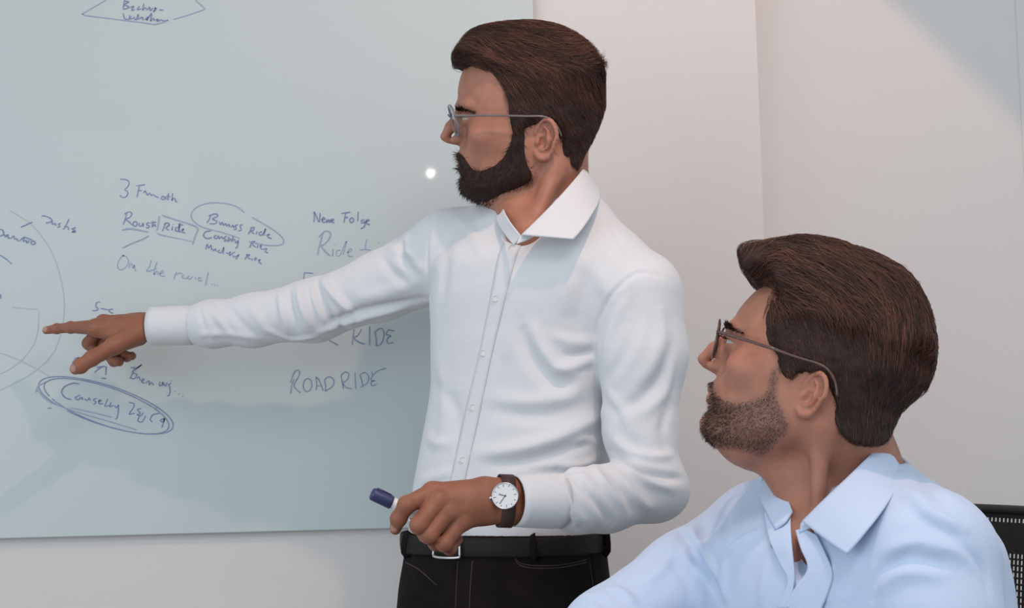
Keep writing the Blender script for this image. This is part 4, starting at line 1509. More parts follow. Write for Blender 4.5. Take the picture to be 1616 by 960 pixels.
foldsT = [([(812, 872), (822, 888), (845, 893), (890, 892), (928, 882)], -2.5, 4), ([(722, 880), (720, 915), (718, 960)], -2.5, 4), ([(745, 885), (742, 920), (740, 960)], 1.5, 5),
          ([(642, 890), (670, 905), (700, 925)], 3, 8), ([(634, 925), (665, 940), (690, 958)], 3, 8), ([(930, 850), (934, 900), (938, 955)], -2.0, 4), ([(640, 868), (680, 878), (715, 880)], -2, 4),
          ([(650, 850), (655, 865), (652, 880)], 3, 6), ([(760, 930), (820, 940), (880, 935)], 1.5, 12)]
vT, qT = cloth_mesh(trouA_field, (cxA - 0.27, 2.33 - 0.24, -0.01), (cxA + 0.27, 2.33 + 0.25, 1.08), 0.0055, foldsT)
trousersA = mobj('trousers', vT, qT, M['denim'], man)
M['seam'] = M['seam_thread'] = mat('brown_seam', (0.03, 0.02, 0.017), 0.8)
mottle(M['seam_thread'], (0.02, 0.013, 0.011), (0.045, 0.028, 0.022), 300)
bvhT = make_bvh(vT, qT)
for nm, pl in (('pocket_seam', [(812, 876), (820, 888), (842, 893), (885, 892), (925, 884)]), ('pocket_seam', [(812, 880), (820, 892), (842, 897), (885, 896), (925, 888)]),
               ('fly_seam', [(723, 886), (721, 915), (719, 962)]), ('fly_seam', [(746, 886), (743, 920), (741, 962)]), ('side_seam', [(929, 880), (934, 915), (940, 960)]),
               ('pocket_seam', [(640, 888), (662, 900), (690, 925)])):
    pts = [cast(bvhT, x, y) for x, y in smooth_poly(np.array(pl, float), 5, False)]
    pts = [p for p in pts if p is not None]
    if len(pts) > 2:
        mb = MB(); mb.tube(pts, 0.0011, 6)
        mb.build(nm, M['seam_thread'], trousersA, True)
zb1 = at(800, 838, 2.33)[2]; zb0 = at(800, 868, 2.33)[2]
ring = [trouA.point((zb0 + zb1) / 2, a, 0.004) for a in np.linspace(0, 2 * math.pi, 72, endpoint=False)]
mb = MB(); mb.tube(ring, (zb1 - zb0) / 2, 10, closed=True, flat=((0, 0, 1), 1.0))
V = np.array(mb.v).reshape(72, 10, 3)
for i in range(72):                           # flatten the belt to 4 mm
    c = np.array(ring[i]); nrm = trouA.point(c[2], 2 * math.pi * i / 72, 0.01) - trouA.point(c[2], 2 * math.pi * i / 72, 0); nrm /= np.linalg.norm(nrm)
    V[i] = c + (V[i] - c) - ((V[i] - c) @ nrm)[:, None] * nrm * 0.86
mb.v = [tuple(p) for p in V.reshape(-1, 3)]
beltA = mb.build('belt', M['leather'], man, True)
fc = trouA.point((zb0 + zb1) / 2, -0.04, 0.010) + np.array([0, 0, 0.004])
mb = MB()
rr = [fc + lA * (0.024 * sx) + np.array([0, 0, 0.018 * sz]) + fA * (0.004 * (1 - abs(sx))) for sx, sz in
      [(-1, -.75), (-.9, -1), (0, -1.05), (.9, -1), (1, -.75), (1, .75), (.9, 1), (0, 1.05), (-.9, 1), (-1, .75)]]
mb.tube(smooth_poly(rr, 3), 0.0021, 8, closed=True)
mb.build('buckle', M['steel'], beltA, True)
for ang in (-0.62, 0.75, -1.6, 1.7, 3.1):
    mb = MB()
    pts = [trouA.point(z, ang, o) for z, o in ((zb1 + 0.004, 0.003), (zb1 - 0.003, 0.010), ((zb0 + zb1) / 2, 0.011), (zb0 + 0.002, 0.010), (zb0 - 0.006, 0.003))]
    mb.tube(pts, 0.0055, 8, flat=(fA, 0.25))
    mb.build('belt_loop', M['denim'], trousersA, True)


def shoe(parent, c, fwd, m, name='shoe'):
    fwd = np.array(fwd, float); sd = np.array([-fwd[1], fwd[0], 0])
    R = np.stack([fwd, sd, [0, 0, 1]], 1)

    def f(P):
        q = ((P - np.array(c, np.float32)) @ R.astype(np.float32))
        d = smin(cap(q, (-0.05, 0, 0.045), (0.07, 0, 0.036), 0.040, 0.040), cap(q, (0.07, 0, 0.036), (0.17, 0, 0.028), 0.042, 0.028), 0.03)
        d = smin(d, cap(q, (-0.035, 0, 0.05), (-0.04, 0, 0.10), 0.042, 0.042), 0.02)
        return smax(d, 0.002 - q[:, 2], 0.006)
    c = np.array(c)
    v, q = nets(f, c - 0.24, c + np.array([0.24, 0.24, 0.2]), 0.008)
    return mobj(name, v, q, m, parent)


for s in (1, -1):
    e = leg_pts(s)[2]
    shoe(man, (e[0] + fA[0] * 0.03, e[1] + fA[1] * 0.03, 0.0), fA, M['leather'])


# ------------------------------------------------------------------ standing man: one body mesh (head and hands fine, the rest under the clothes coarse)
def under(P):
    d = np.minimum(shirtA_field(P) + 0.016, trouA_field(P) + 0.016)
    return d


def join_parts(parts):
    vs, qs, b = [], [], 0
    for v, q in parts:
        vs.append(v); qs.append(q + b); b += len(v)
    return np.concatenate(vs), np.concatenate(qs)


hv, hq = head_mesh(skinA_head, HA, 0.27)
rv, rq = nets(handR, at(300, 560, 2.66) + np.array([-0.30, -0.17, -0.09]), at(300, 480, 2.66) + np.array([0.01, 0.08, 0.07]), 0.0015)
lv, lq = nets(handL, at(612, 890, 2.05) + np.array([-0.02, -0.12, -0.03]), at(870, 740, 2.05) + np.array([0.01, 0.12, 0.03]), 0.0015)
uv, uq = nets(under, _lo + np.array([-0.02, 0, -1.1]), _hi + 0.02, 0.012, newton=False)
bv_, bq_ = join_parts([(hv, hq), (rv, rq), (lv, lq), (uv, uq)])
bodyA = mobj('body', bv_, bq_, M['skin'], man)


def hand_colours(v, H, nails):
    c = np.tile(HAND, (len(v), 1))
    w = np.zeros(len(v))
    for pts, rad in H['fingers']:
        for j in range(1, len(pts) - 1):
            w = np.maximum(w, 0.35 * np.exp(-((v - pts[j])**2).sum(1) / (rad[j] * 0.9)**2))
        w = np.maximum(w, 0.3 * np.exp(-((v - pts[-1])**2).sum(1) / (0.011)**2))
    c = c * (1 - w[:, None]) + np.array((0.34, 0.15, 0.10)) * w[:, None]
    for p, r in nails:
        k = sstep(1.1, 0.8, np.sqrt(((v - p)**2).sum(1)) / r)[:, None]
        c = c * (1 - k) + np.array((0.44, 0.25, 0.19)) * k
    return c


cols = np.concatenate([skin_colours(HA, hv), hand_colours(rv, Hr, [(at(113, 582, 2.546), 0.0078), (at(70, 520, 2.648), 0.0055)]),
                       hand_colours(lv, Hl, [(at(621, 834, 2.016), 0.0055)]), np.tile(FACE, (len(uv), 1))])
vcol(bodyA, 'skin', cols)
# ------------------------------------------------------------------ glasses
def lens_shape(w, h, n=40):
    """rounded spectacle outline in (lateral, vertical) centimetres"""
    o = []
    for i in range(n):
        a = 2 * math.pi * i / n
        c, s = math.cos(a), math.sin(a)
        y = w / 2 * np.sign(c) * abs(c)**0.85; z = h / 2 * np.sign(s) * abs(s)**0.85
        o.append((y, z + 0.06 * h * (abs(c)) * (1 if s > 0 else -0.3)))
    return o


def glasses(hd, name, label, mrim, mtemple, mlens, cx_=11.4, cz=4.25, tilt=0.16, w=4.9, h=4.3, rim=0.17, ear=(-1.3, 8.25, 4.3), tr=0.19, group=None):
    g = thing(name, label, 'glasses', hd.wor((cx_, 0, cz - h / 2)))

    def pos(y, z, dx=0.0):
        # rims curve back towards the temples and tilt forward at the top
        return hd.wor((cx_ + tilt * (z - cz) - 0.020 * y * y + dx, y, z))
    for s in (1, -1):
        yc = s * 3.35
        pts = [pos(yc + s * a, cz + b) for a, b in lens_shape(w, h)]
        mb = MB(); mb.tube(pts, rim * hd.k, 8, closed=True)
        r = mb.build('rim', mrim, g, True)
        mb = MB()
        ctr = [pos(yc, cz, 0.03), pos(yc, cz, -0.04)]
        f_ = [pos(yc + s * a * 0.97, cz + b * 0.97, 0.03) for a, b in lens_shape(w, h)]
        b_ = [pos(yc + s * a * 0.97, cz + b * 0.97, -0.04) for a, b in lens_shape(w, h)]
        n = len(f_)
        mb.add(f_ + b_, [tuple(range(n)), tuple(range(2 * n - 1, n - 1, -1))] + [(i, n + i, n + (i + 1) % n, (i + 1) % n) for i in range(n)])
        mb.build('lens', mlens, g)
        mb = MB()
        hinge = pos(yc + s * (w / 2 + 0.1), cz + 0.55)
        hl = hd.loc(hinge[None].astype(np.float32))[0]
        pl = [hl, (hl[0] - 0.5, hl[1] + 0.35 * s, hl[2] + 0.05), (5.5, s * 7.75, hl[2] * 0.5 + ear[2] * 0.5 + 0.1), (1.5, s * 8.25, ear[2] + 0.1),
              (ear[0], s * ear[1], ear[2]), (ear[0] - 1.5, s * (ear[1] - 0.1), ear[2] - 1.0), (ear[0] - 2.3, s * (ear[1] - 0.35), ear[2] - 2.6)]
        pl = smooth_poly([hd.wor(p) for p in pl], 6, False)
        mb.tube(pl, np.linspace(tr * 1.15, tr * 0.85, len(pl)) * hd.k, 8, flat=(hd.R[:, 1], 0.55))
        mb.build('temple', mtemple, g, True)
        mb = MB()
        mb.tube([pos(s * 0.62, cz - 0.2, -0.1), pos(s * 0.75, cz - 0.6, -0.45), pos(s * 0.8, cz - 1.2, -0.5)], [0.06 * hd.k, 0.1 * hd.k, 0.16 * hd.k], 8)
        mb.build('nose_pad', mlens, g, True)
    mb = MB()
    mb.tube([pos(y, cz + 0.75 + 0.25 * (1 - (y / 1.0)**2), 0.1 + 0.2 * (1 - y * y)) for y in np.linspace(-1, 1, 9)], rim * 1.05 * hd.k, 8)
    mb.build('bridge', mrim, g, True)
    return g


def clear(name, col, rough, trans):
    m = mat(name, col, rough, Transmission_Weight=trans)
    bsdf(m).inputs['IOR'].default_value = 1.45
    mottle(m, col, tuple(c * 0.9 for c in col), 50)
    return m


M['lens'] = mat('lens_glass', (1, 1, 1), 0.02, Transmission_Weight=1.0)
bsdf(M['lens']).inputs['IOR'].default_value = 1.12
mottle(M['lens'], (0.96, 0.98, 0.99), (1, 1, 1), 20)
M['crystal'] = clear('clear_grey_acetate', (0.30, 0.31, 0.36), 0.15, 0.5)
M['grey_metal'] = mat('grey_temple', (0.12, 0.10, 0.10), 0.3)
mottle(M['grey_metal'], (0.08, 0.066, 0.066), (0.2, 0.175, 0.17), 40)
M['tortoise'] = mat('dark_tortoise_acetate', (0.06, 0.03, 0.022), 0.18)
mottle(M['tortoise'], (0.016, 0.010, 0.009), (0.13, 0.06, 0.04), 110, 4)
glasses(HA, 'glasses', 'clear grey glasses worn by the standing man in white', M['crystal'], M['grey_metal'], M['lens'], cx_=11.5, cz=4.0, tilt=0.28, rim=0.15, tr=0.14)

# ------------------------------------------------------------------ marker pen held in the near hand
M['navy'] = mat('navy_plastic', (0.025, 0.028, 0.10), 0.35)
mottle(M['navy'], (0.02, 0.024, 0.085), (0.032, 0.036, 0.12), 30)
M['white_plastic'] = mat('white_plastic', (0.72, 0.73, 0.75), 0.3)
mottle(M['white_plastic'], (0.69, 0.70, 0.73), (0.75, 0.76, 0.78), 40)
p0, p1 = at(586, 779, 2.035), at(712, 836, 2.062)
ax = unit(p1 - p0)
pen = thing('marker_pen', 'white board marker with navy cap held by the standing man', 'marker', p1)
mb = MB(); mb.lathe([(0.0065, 0.0), (0.0082, 0.0012), (0.0088, 0.004), (0.0092, 0.0285), (0.0092, 0.030), (0.0075, 0.030)], p0, ax, 24)
capo = mb.build('cap', M['navy'], pen, True)
sd = unit(np.cross(ax, cf)); upv = -unit(np.cross(sd, ax))
sd = sd if sd[2] > 0 else -sd
mb = MB(); mb.tube([p0 + ax * t + sd * 0.0092 for t in (0.004, 0.012, 0.026)], [0.0012, 0.0016, 0.0010], 8)
mb.build('clip', M['navy'], capo, True)
mb = MB(); mb.lathe([(0.0066, 0.028), (0.0080, 0.0302), (0.0078, 0.040), (0.0084, 0.042), (0.0084, 0.105), (0.0078, 0.110), (0.006, 0.112)], p0, ax, 24)
bar = mb.build('barrel', M['white_plastic'], pen, True)

# ------------------------------------------------------------------ wristwatch
M['strap'] = mat('brown_leather_strap', (0.035, 0.014, 0.010), 0.6)
mottle(M['strap'], (0.022, 0.010, 0.008), (0.05, 0.02, 0.014), 60, 4, bump=0.3, bscale=600)
M['dial'] = mat('white_dial', (0.72, 0.73, 0.74), 0.3)
mottle(M['dial'], (0.70, 0.71, 0.72), (0.74, 0.75, 0.76), 30)
M['dark'] = mat('dark_enamel', (0.03, 0.03, 0.035), 0.4)
mottle(M['dark'], (0.025, 0.025, 0.03), (0.04, 0.04, 0.045), 50)
wc = at(797, 783, 2.021)
wn = unit(cam_pos - wc + np.array([0.0, 0, 0.05]))
watch = thing('wristwatch', 'round watch with white dial and brown strap on the standing man', 'watch', wc)
mb = MB(); mb.lathe([(0.0150, -0.0075), (0.0172, -0.005), (0.0180, -0.002), (0.0180, 0.0005), (0.0172, 0.0018), (0.0164, 0.0018), (0.0163, 0.0008)], wc, wn, 40)
case = mb.build('case', M['steel'], watch, True)
mb = MB(); mb.lathe([(0.0163, 0.0), (0.0163, 0.0011), (0.0005, 0.0011)], wc, wn, 40)
dial = mb.build('dial', M['dial'], watch)
wu = unit(np.array([0, 0, 1.0]) - wn * wn[2]); wr_ = np.cross(wu, wn)
wu, wr_ = wu * math.cos(-0.12) + wr_ * math.sin(-0.12), wr_ * math.cos(-0.12) - wu * math.sin(-0.12)
WR = np.stack([wr_, wu, wn], 1)
for i in range(12):
    a = i * math.pi / 6
    R2 = WR @ rotz(-a)
    mb = MB(); ln = 0.0034 if i % 3 == 0 else 0.0026
    mb.box((-0.0003, 0.0152 - ln, 0.0011), (0.0003, 0.0152, 0.0014), R2, wc)
    mb.build('hour_marker', M['dark'], dial)
for ang, ln, wd, nm in ((math.radians(-66), 0.0085, 0.00045, 'hour_hand'), (math.radians(-137), 0.0125, 0.00038, 'minute_hand')):
    mb = MB(); mb.box((-wd, -0.002, 0.0014), (wd, ln, 0.0017), WR @ rotz(-ang), wc)
    mb.build(nm, M['dark'], dial)
mb = MB(); mb.lathe([(0.0022, 0.0175), (0.0024, 0.019), (0.0024, 0.0205), (0.002, 0.021)], wc - wn * 0.0015, -wr_, 12)
mb.build('crown', M['steel'], watch, True)
# strap: band round the wrist
wax = unit(at(860, 793, 2.066) - at(800, 791, 2.052))
wup = unit(np.array([0, 0, 1.0]) - wax * wax[2]); wdp = np.cross(wax, wup)
wdp = wdp if wdp[1] < 0 else -wdp             # towards the camera
wcen = at(797, 791, 2.0505)
path = []
for i in range(64):
    a = 2 * math.pi * i / 64
    c, s_ = math.cos(a), math.sin(a)
    path.append(wcen + wup * (0.0335 * np.sign(s_) * abs(s_)**0.85) + wdp * (0.0238 * np.sign(c) * abs(c)**0.85))
path = np.array(path)
nrm = unit(path - wcen)
V = []
for i in range(64):
    hw = 0.0092
    for o_, w_ in ((0, -hw), (0, hw), (0.0022, hw * 0.95), (0.0022, -hw * 0.95)):
        V.append(path[i] + nrm[i] * o_ + wax * w_)
Q = []
for i in range(64):
    j = (i + 1) % 64
    for k in range(4):
        Q.append((i * 4 + k, i * 4 + (k + 1) % 4, j * 4 + (k + 1) % 4, j * 4 + k))
so = mobj('strap', np.array(V), np.array(Q), M['strap'], watch, False)
# ------------------------------------------------------------------ seated man
YB = math.radians(58)
fB = np.array([-math.sin(YB), -math.cos(YB), 0], np.float32)
lB = np.array([math.cos(YB), -math.sin(YB), 0], np.float32)
cB = at(1360, 900, 1.78)
man2 = thing('person', 'seated man in light blue shirt and dark glasses looking up', 'person', (cB[0], cB[1], 0))
_yw, _pt = math.radians(-17), math.radians(19)
HB = Head(at(1271, 645, 1.75), (-math.cos(_yw) * math.cos(_pt), -math.sin(_yw) * math.cos(_pt), math.sin(_pt)), (0.34, 0, 0.94), 1.035,
          dict(nose=0.1, chin=9.2, slope=0.22, ear=0.86, earc=(-1.0, 7.0, 0.9)))
M['hair_b'] = strand_material('brown_swept_hair', (0.014, 0.007, 0.005), (0.24, 0.088, 0.048))
M['stubble'] = hair_material('stubble_hair', (0.028, 0.014, 0.010), (0.06, 0.03, 0.022), 0.6)
M['hair_fade'] = hair_material('short_side_hair', (0.028, 0.014, 0.011), (0.05, 0.025, 0.018), 0.6)

neckB = [HB.wor((-2.5, 0, 0.5)), at(1332, 762, 1.785), at(1350, 850, 1.80)]


def skinB_head(P):
    d = HB.field(P)
    n = chain(P, neckB, [0.064, 0.064, 0.066], 0.03)
    n = smin(n, cap(P, HB.wor((2.2, 0, -5.4)), at(1314, 838, 1.735), 0.028, 0.030), 0.03)
    n = smin(n, cap(P, HB.wor((-2.6, 5.2, -2.0)), at(1292, 832, 1.695), 0.010, 0.008), 0.02)
    n = smin(n, chain(P, [at(1308, 800, 1.74)] + [p + cf * 0.046 for p in VB[1:]], [0.030, 0.026, 0.026, 0.024]), 0.02)
    return smin(d, n, 0.02)


torsoB = Loft([(960, 1128, 1560), (900, 1130, 1552), (850, 1142, 1540), (805, 1175, 1510), (770, 1215, 1465)], 1.78, lB, fB, 0.74,
              below=[(0.86, cB[0] + 0.005, 1.785, 0.186), (0.74, cB[0] + 0.01, 1.80, 0.178), (0.60, cB[0] + 0.01, 1.80, 0.188), (0.52, cB[0] + 0.01, 1.80, 0.19)])
shLB, shRB = at(1470, 868, 1.63), at(1200, 838, 1.92)
armLB = [at(1470, 880, 1.63), at(1482, 970, 1.61), at(1490, 1130, 1.58), at(1330, 1190, 1.50), at(1200, 1215, 1.45)]
armLBr = [0.066, 0.062, 0.054, 0.044, 0.036]
armRB = [at(1200, 842, 1.92), at(1085, 920, 1.89), at(958, 1004, 1.84), at(1000, 1120, 1.70), at(1020, 1200, 1.60)]
armRBr = [0.064, 0.058, 0.052, 0.042, 0.036]


def shirtB_solid(P):
    d = smax(torsoB.f(P), P[:, 2] - at(1340, 790, 1.78)[2], 0.05)
    nb = at(1342, 806, 1.80)
    d = smin(d, cap(P, nb, shLB, 0.072, 0.062), 0.05)
    d = smin(d, cap(P, nb, shRB, 0.072, 0.058), 0.05)
    d = smin(d, chain(P, armLB, armLBr, 0.02), 0.02)
    d = smin(d, chain(P, armRB, armRBr, 0.02), 0.02)
    return d


def trace(field, px, py, t0=1.2):
    """first hit of the ray through a pixel with a field"""
    d = cf + cr * (px - 808) / F_PX - cu * (py - 480) / F_PX
    d = d / np.linalg.norm(d); t = t0
    for _ in range(80):
        v = float(field((cam_pos + d * t)[None].astype(np.float32))[0])
        t += v * 0.7
        if abs(v) < 1e-5:
            break
    return cam_pos + d * t


def onB(px, py, off=0.0):
    for dy in range(0, 120, 4):
        p = trace(shirtB_solid, px, py + dy)
        if 1.3 < p[1] < 2.2:
            p = at(px, py, p[1])
            break
    return p - unit(p - cam_pos) * off


VB = [onB(1262, 815, -0.004), onB(1261, 850, -0.002), onB(1262, 882, 0.0), onB(1259, 903, 0.002)]


def shirtB_field(P):
    d = shirtB_solid(P)
    hole = chain(P, [HB.wor((-2.5, 0, 0.5)), at(1332, 762, 1.785), at(1325, 810, 1.775)], [0.070, 0.072, 0.066])
    hole = smin(hole, chain(P, VB, [0.020, 0.018, 0.019, 0.010]), 0.006)
    d = smax(d, -hole, 0.003)
    return smax(d, 0.56 - P[:, 2], 0.01)


M['blue_cloth'] = fabric('light_blue_twill', (0.47, 0.57, 0.74), (0.52, 0.62, 0.78), 900.0)
foldsB = [
    ([(1072, 832), (1095, 870), (1120, 915), (1142, 955)], -4.5, 7), ([(1085, 830), (1110, 870), (1132, 910)], 3.5, 7), ([(1100, 800), (1098, 840), (1080, 870)], 3, 9),
    ([(1060, 850), (1050, 890), (1020, 920)], 3, 9), ([(1040, 868), (1080, 905), (1100, 950)], -3, 10), ([(960, 928), (985, 938), (1000, 955)], 3.5, 7), ([(930, 932), (945, 945), (955, 958)], -3, 6),
    ([(900, 950), (930, 938), (960, 945)], 2.5, 7), ([(1195, 838), (1165, 855), (1140, 880)], 3, 6), ([(1180, 760), (1150, 800), (1140, 850)], -2.5, 10), ([(1150, 765), (1125, 800), (1115, 830)], 2.5, 10),
    ([(1140, 880), (1140, 920), (1143, 955)], 2.5, 10), ([(1215, 880), (1205, 920), (1200, 958)], 2, 9),
    ([(1320, 885), (1312, 915), (1305, 955)], 3, 9), ([(1298, 870), (1300, 910), (1285, 955)], -3, 8), ([(1360, 870), (1350, 910), (1330, 955)], 2, 12),
    ([(1420, 770), (1450, 790), (1470, 815)], 3, 9), ([(1440, 745), (1470, 775), (1500, 800)], -2.5, 8), ([(1430, 800), (1470, 830), (1520, 850)], -3, 9), ([(1450, 805), (1490, 822), (1530, 842)], 3, 8),
    ([(1400, 870), (1440, 862), (1490, 866), (1530, 880)], 3, 9), ([(1390, 895), (1440, 882), (1500, 892)], -3, 9), ([(1385, 930), (1430, 905), (1490, 910)], 2.5, 9), ([(1375, 955), (1385, 915), (1420, 880), (1470, 862)], -2.5, 6),
    ([(1500, 850), (1545, 890), (1562, 940)], -2.5, 6),
]
_loB = np.array([at(880, 960, 1.84)[0] - 0.03, 1.36, 0.52]); _hiB = np.array([at(1600, 900, 1.6)[0] + 0.03, 2.05, at(1340, 700, 1.78)[2]])
vB, qB = cloth_mesh(shirtB_field, _loB, _hiB, 0.0032, foldsB)
shirtB = mobj('shirt', vB, qB, M['blue_cloth'], man2)
bvhB = make_bvh(vB, qB)
# near collar leaf (wearer's left)
patch([P3([(1266, 824, 1.672), (1300, 790, 1.664), (1340, 752, 1.672), (1372, 720, 1.700), (1394, 697, 1.75), (1385, 694, 1.82)]),
       P3([(1290, 842, 1.640), (1325, 810, 1.634), (1362, 770, 1.648), (1390, 738, 1.685), (1407, 713, 1.745), (1396, 706, 1.835)]),
       P3([(1314, 860, 1.612), (1346, 828, 1.610), (1380, 788, 1.628), (1406, 752, 1.672), (1416, 730, 1.74), (1404, 718, 1.845)]),
       P3([(1337, 875, 1.592), (1362, 845, 1.592), (1395, 803, 1.612), (1419, 764, 1.662), (1424, 744, 1.735), (1410, 730, 1.855)])],
      5, 6, 0.0024, 'collar_leaf', M['blue_cloth'], shirtB)
patch([P3([(1264, 827, 1.678), (1298, 794, 1.672), (1338, 756, 1.680), (1368, 726, 1.708), (1388, 704, 1.758), (1378, 700, 1.825), (1335, 715, 1.87), (1270, 728, 1.885), (1225, 738, 1.86), (1206, 748, 1.82)]),
       P3([(1262, 842, 1.672), (1300, 822, 1.662), (1344, 790, 1.668), (1380, 756, 1.70), (1402, 735, 1.755), (1390, 730, 1.84), (1335, 748, 1.885), (1268, 762, 1.90), (1216, 770, 1.875), (1195, 775, 1.83)])],
      4, 5, 0.002, 'collar_stand', M['blue_cloth'], shirtB)
# far collar leaf (wearer's right)
patch([[onB(1251, 808, 0.022), onB(1237, 772, 0.020), onB(1224, 754, 0.022), onB(1216, 738, 0.02)],
       [onB(1240, 824, 0.022), onB(1220, 784, 0.028), onB(1209, 762, 0.024), onB(1206, 744, 0.012)],
       [onB(1224, 836, 0.016), onB(1204, 796, 0.020), onB(1197, 772, 0.014), onB(1198, 755, 0.0)]],
      5, 6, 0.0024, 'collar_leaf', M['blue_cloth'], shirtB)
# front edges of the open shirt
patch([[onB(x, y, 0.012 if y < 860 else 0.005) for x, y in r] for r in
       ([(1206, 808), (1214, 850), (1230, 888), (1244, 918), (1226, 962)], [(1227, 796), (1234, 842), (1243, 882), (1250, 916), (1236, 962)],
        [(1247, 784), (1248, 832), (1251, 876), (1254, 914), (1246, 962)])],
      5, 6, 0.0024, 'placket', M['blue_cloth'], shirtB)
patch([[onB(x, y, 0.005) for x, y in r] for r in
       ([(1256, 838), (1264, 866), (1275, 898), (1254, 930), (1238, 962)], [(1270, 836), (1284, 864), (1296, 900), (1284, 932), (1268, 964)],
        [(1290, 846), (1302, 872), (1314, 906), (1306, 938), (1294, 966)])],
      5, 6, 0.0024, 'front_facing', M['blue_cloth'], shirtB)
M['navy_button'] = mat('dark_thread_button', (0.10, 0.13, 0.22), 0.4)
mottle(M['navy_button'], (0.08, 0.10, 0.18), (0.14, 0.17, 0.27), 200)
buttons(bvhB, [(1238, 857)], shirtB, M['navy_button'], 0.0028)

# trousers and shoes (below the picture)
M['navy_wool'] = mat('navy_wool', (0.015, 0.018, 0.03), 0.85)
mottle(M['navy_wool'], (0.012, 0.014, 0.025), (0.02, 0.024, 0.038), 30, 4, bump=0.3, bscale=800)
hipB = np.array([cB[0] + 0.01, 1.80, 0.0])


def legB(s):
    h = hipB + lB * (0.085 * s)
    k = h + fB * 0.43 + lB * (0.05 * s)
    return [h + [0, 0, 0.565], k + [0, 0, 0.535], k + [0, 0, 0.08] - fB * 0.02]


def trouB_field(P):
    d = ell(P, hipB + [0, 0, 0.60], (0.175, 0.15, 0.125), np.stack([lB, fB, [0, 0, 1]], 1))
    for s in (1, -1):
        d = smin(d, chain(P, legB(s), [0.088, 0.066, 0.05], 0.03), 0.03)
    return smax(d, 0.03 - P[:, 2], 0.004)


vTB, qTB = nets(trouB_field, hipB + [-0.62, -0.5, -0.01], hipB + [0.25, 0.25, 0.76], 0.009)
mobj('trousers', vTB, qTB, M['navy_wool'], man2)
for s in (1, -1):
    e = legB(s)[2]
    shoe(man2, (e[0] + fB[0] * 0.03, e[1] + fB[1] * 0.03, 0.0), fB, M['leather'])


def relaxed_hand(w, d, nrm, side):
    """hand lying on something: wrist point, direction of the fingers, back-of-hand normal"""
    d = unit(np.array(d, float)); nrm = unit(np.array(nrm, float) - d * (np.array(nrm, float) @ d)); s = np.cross(nrm, d) * side
    F = []
    for off, L, bend in ((0.030, 0.075, .0), (0.010, 0.083, .0), (-0.010, 0.078, .0), (-0.029, 0.062, .0)):
        m = w + d * 0.088 + s * off
        F.append(([w + d * 0.015 + s * off * 0.55, m, m + d * L * 0.5 + nrm * 0.004, m + d * L * 0.8 - nrm * 0.006, m + d * L - nrm * 0.016], [0.016, 0.0125, 0.0100, 0.0090, 0.0075]))
    t = w + d * 0.03 + s * 0.03
    F.append(([w + d * 0.01 + s * 0.012, t, t + d * 0.035 + s * 0.016 - nrm * 0.006, t + d * 0.055 + s * 0.018 - nrm * 0.01, t + d * 0.066 + s * 0.018 - nrm * 0.012], [0.017, 0.0145, 0.0125, 0.0115, 0.009]))
    return dict(wrist=[(w - d * 0.06, w + d * 0.01, 0.027, 0.024)], fingers=F)


HBr = relaxed_hand(armRB[-1] + np.array([-0.02, -0.05, -0.02]), armRB[-1] - armRB[-2] + np.array([0, -0.05, 0.0]), (0, 0, 1), -1)
HBl = relaxed_hand(armLB[-1] + np.array([-0.04, -0.02, -0.01]), armLB[-1] - armLB[-2], (0, 0, 1), 1)


def underB(P):
    return np.minimum(shirtB_solid(P) + 0.018, trouB_field(P) + 0.014)


hvB, hqB = nets(skinB_head, HB.o - np.array([0.17, 0.15, 0.27]), HB.o + np.array([0.19, 0.15, 0.21]), 0.0019)
parts = [(hvB, hqB)]
for Hh in (HBr, HBl):
    allp = np.concatenate([np.array(p) for p, _ in Hh['fingers']] + [np.array(Hh['wrist'][0][:2])])
    parts.append(nets(lambda P: hand_field(P, **Hh), allp.min(0) - 0.03, allp.max(0) + 0.03, 0.003))
parts.append(nets(underB, _loB + np.array([-0.25, -0.1, -0.5]), _hiB + 0.02, 0.014, newton=False))
bvv, bqq = join_parts(parts)
bodyB = mobj('body', bvv, bqq, M['skin'], man2)

# hair outline from the photograph
SO = smooth_poly(HB.pix([(1174, 406), (1186, 394), (1210, 388), (1245, 378), (1285, 371), (1340, 378), (1390, 402), (1435, 440), (1462, 490), (1473, 545), (1466, 590),
                         (1440, 632), (1412, 668), (1398, 696), (1372, 704), (1340, 698), (1322, 670), (1318, 632), (1300, 605), (1272, 596), (1250, 606), (1232, 590),
                         (1228, 565), (1218, 545), (1215, 515), (1222, 480), (1226, 462), (1205, 452), (1190, 447), (1178, 430)], 2.0), 4)
SL = smooth_poly(HB.pix([(1396, 704), (1365, 704), (1335, 690), (1322, 660), (1318, 632), (1300, 605), (1272, 596), (1250, 606), (1232, 590),
                         (1228, 565), (1218, 545), (1215, 515), (1222, 480), (1222, 462), (1205, 452)], 6.0), 4, False)


def thickB(Q):
    x, z = Q[:, 0], Q[:, 2]
    t = 0.55 + (3.4 + 5.0 * sstep(1, 6, x)) * sstep(8.2, 12.0, z) + 2.4 * sstep(-3, -9, x) * sstep(2, 7, z)
    return t - 0.25 * sstep(4, 0, z)


def flowB(Q):
    x, y, z = Q[:, 0], Q[:, 1], Q[:, 2]
    top = sstep(9.0, 11.5, z)
    fr = sstep(6.0, 10.0, x) * top
    d = np.stack([-1.0 + 0 * x, 0.15 * y / 7, -0.06 * (6 - x)], 1) * top[:, None]
    d += np.stack([-0.7 + 0 * x, 0 * x, -0.75 + 0.09 * x], 1) * (1 - top)[:, None]
    d += np.stack([0.6 + 0 * x, 0.1 * y / 7, 1.0 + 0 * x], 1) * fr[:, None]
    back = sstep(-5, -8, x)
    d += np.stack([0 * x, 0 * x, -1.2 + 0 * x], 1) * back[:, None]
    return d


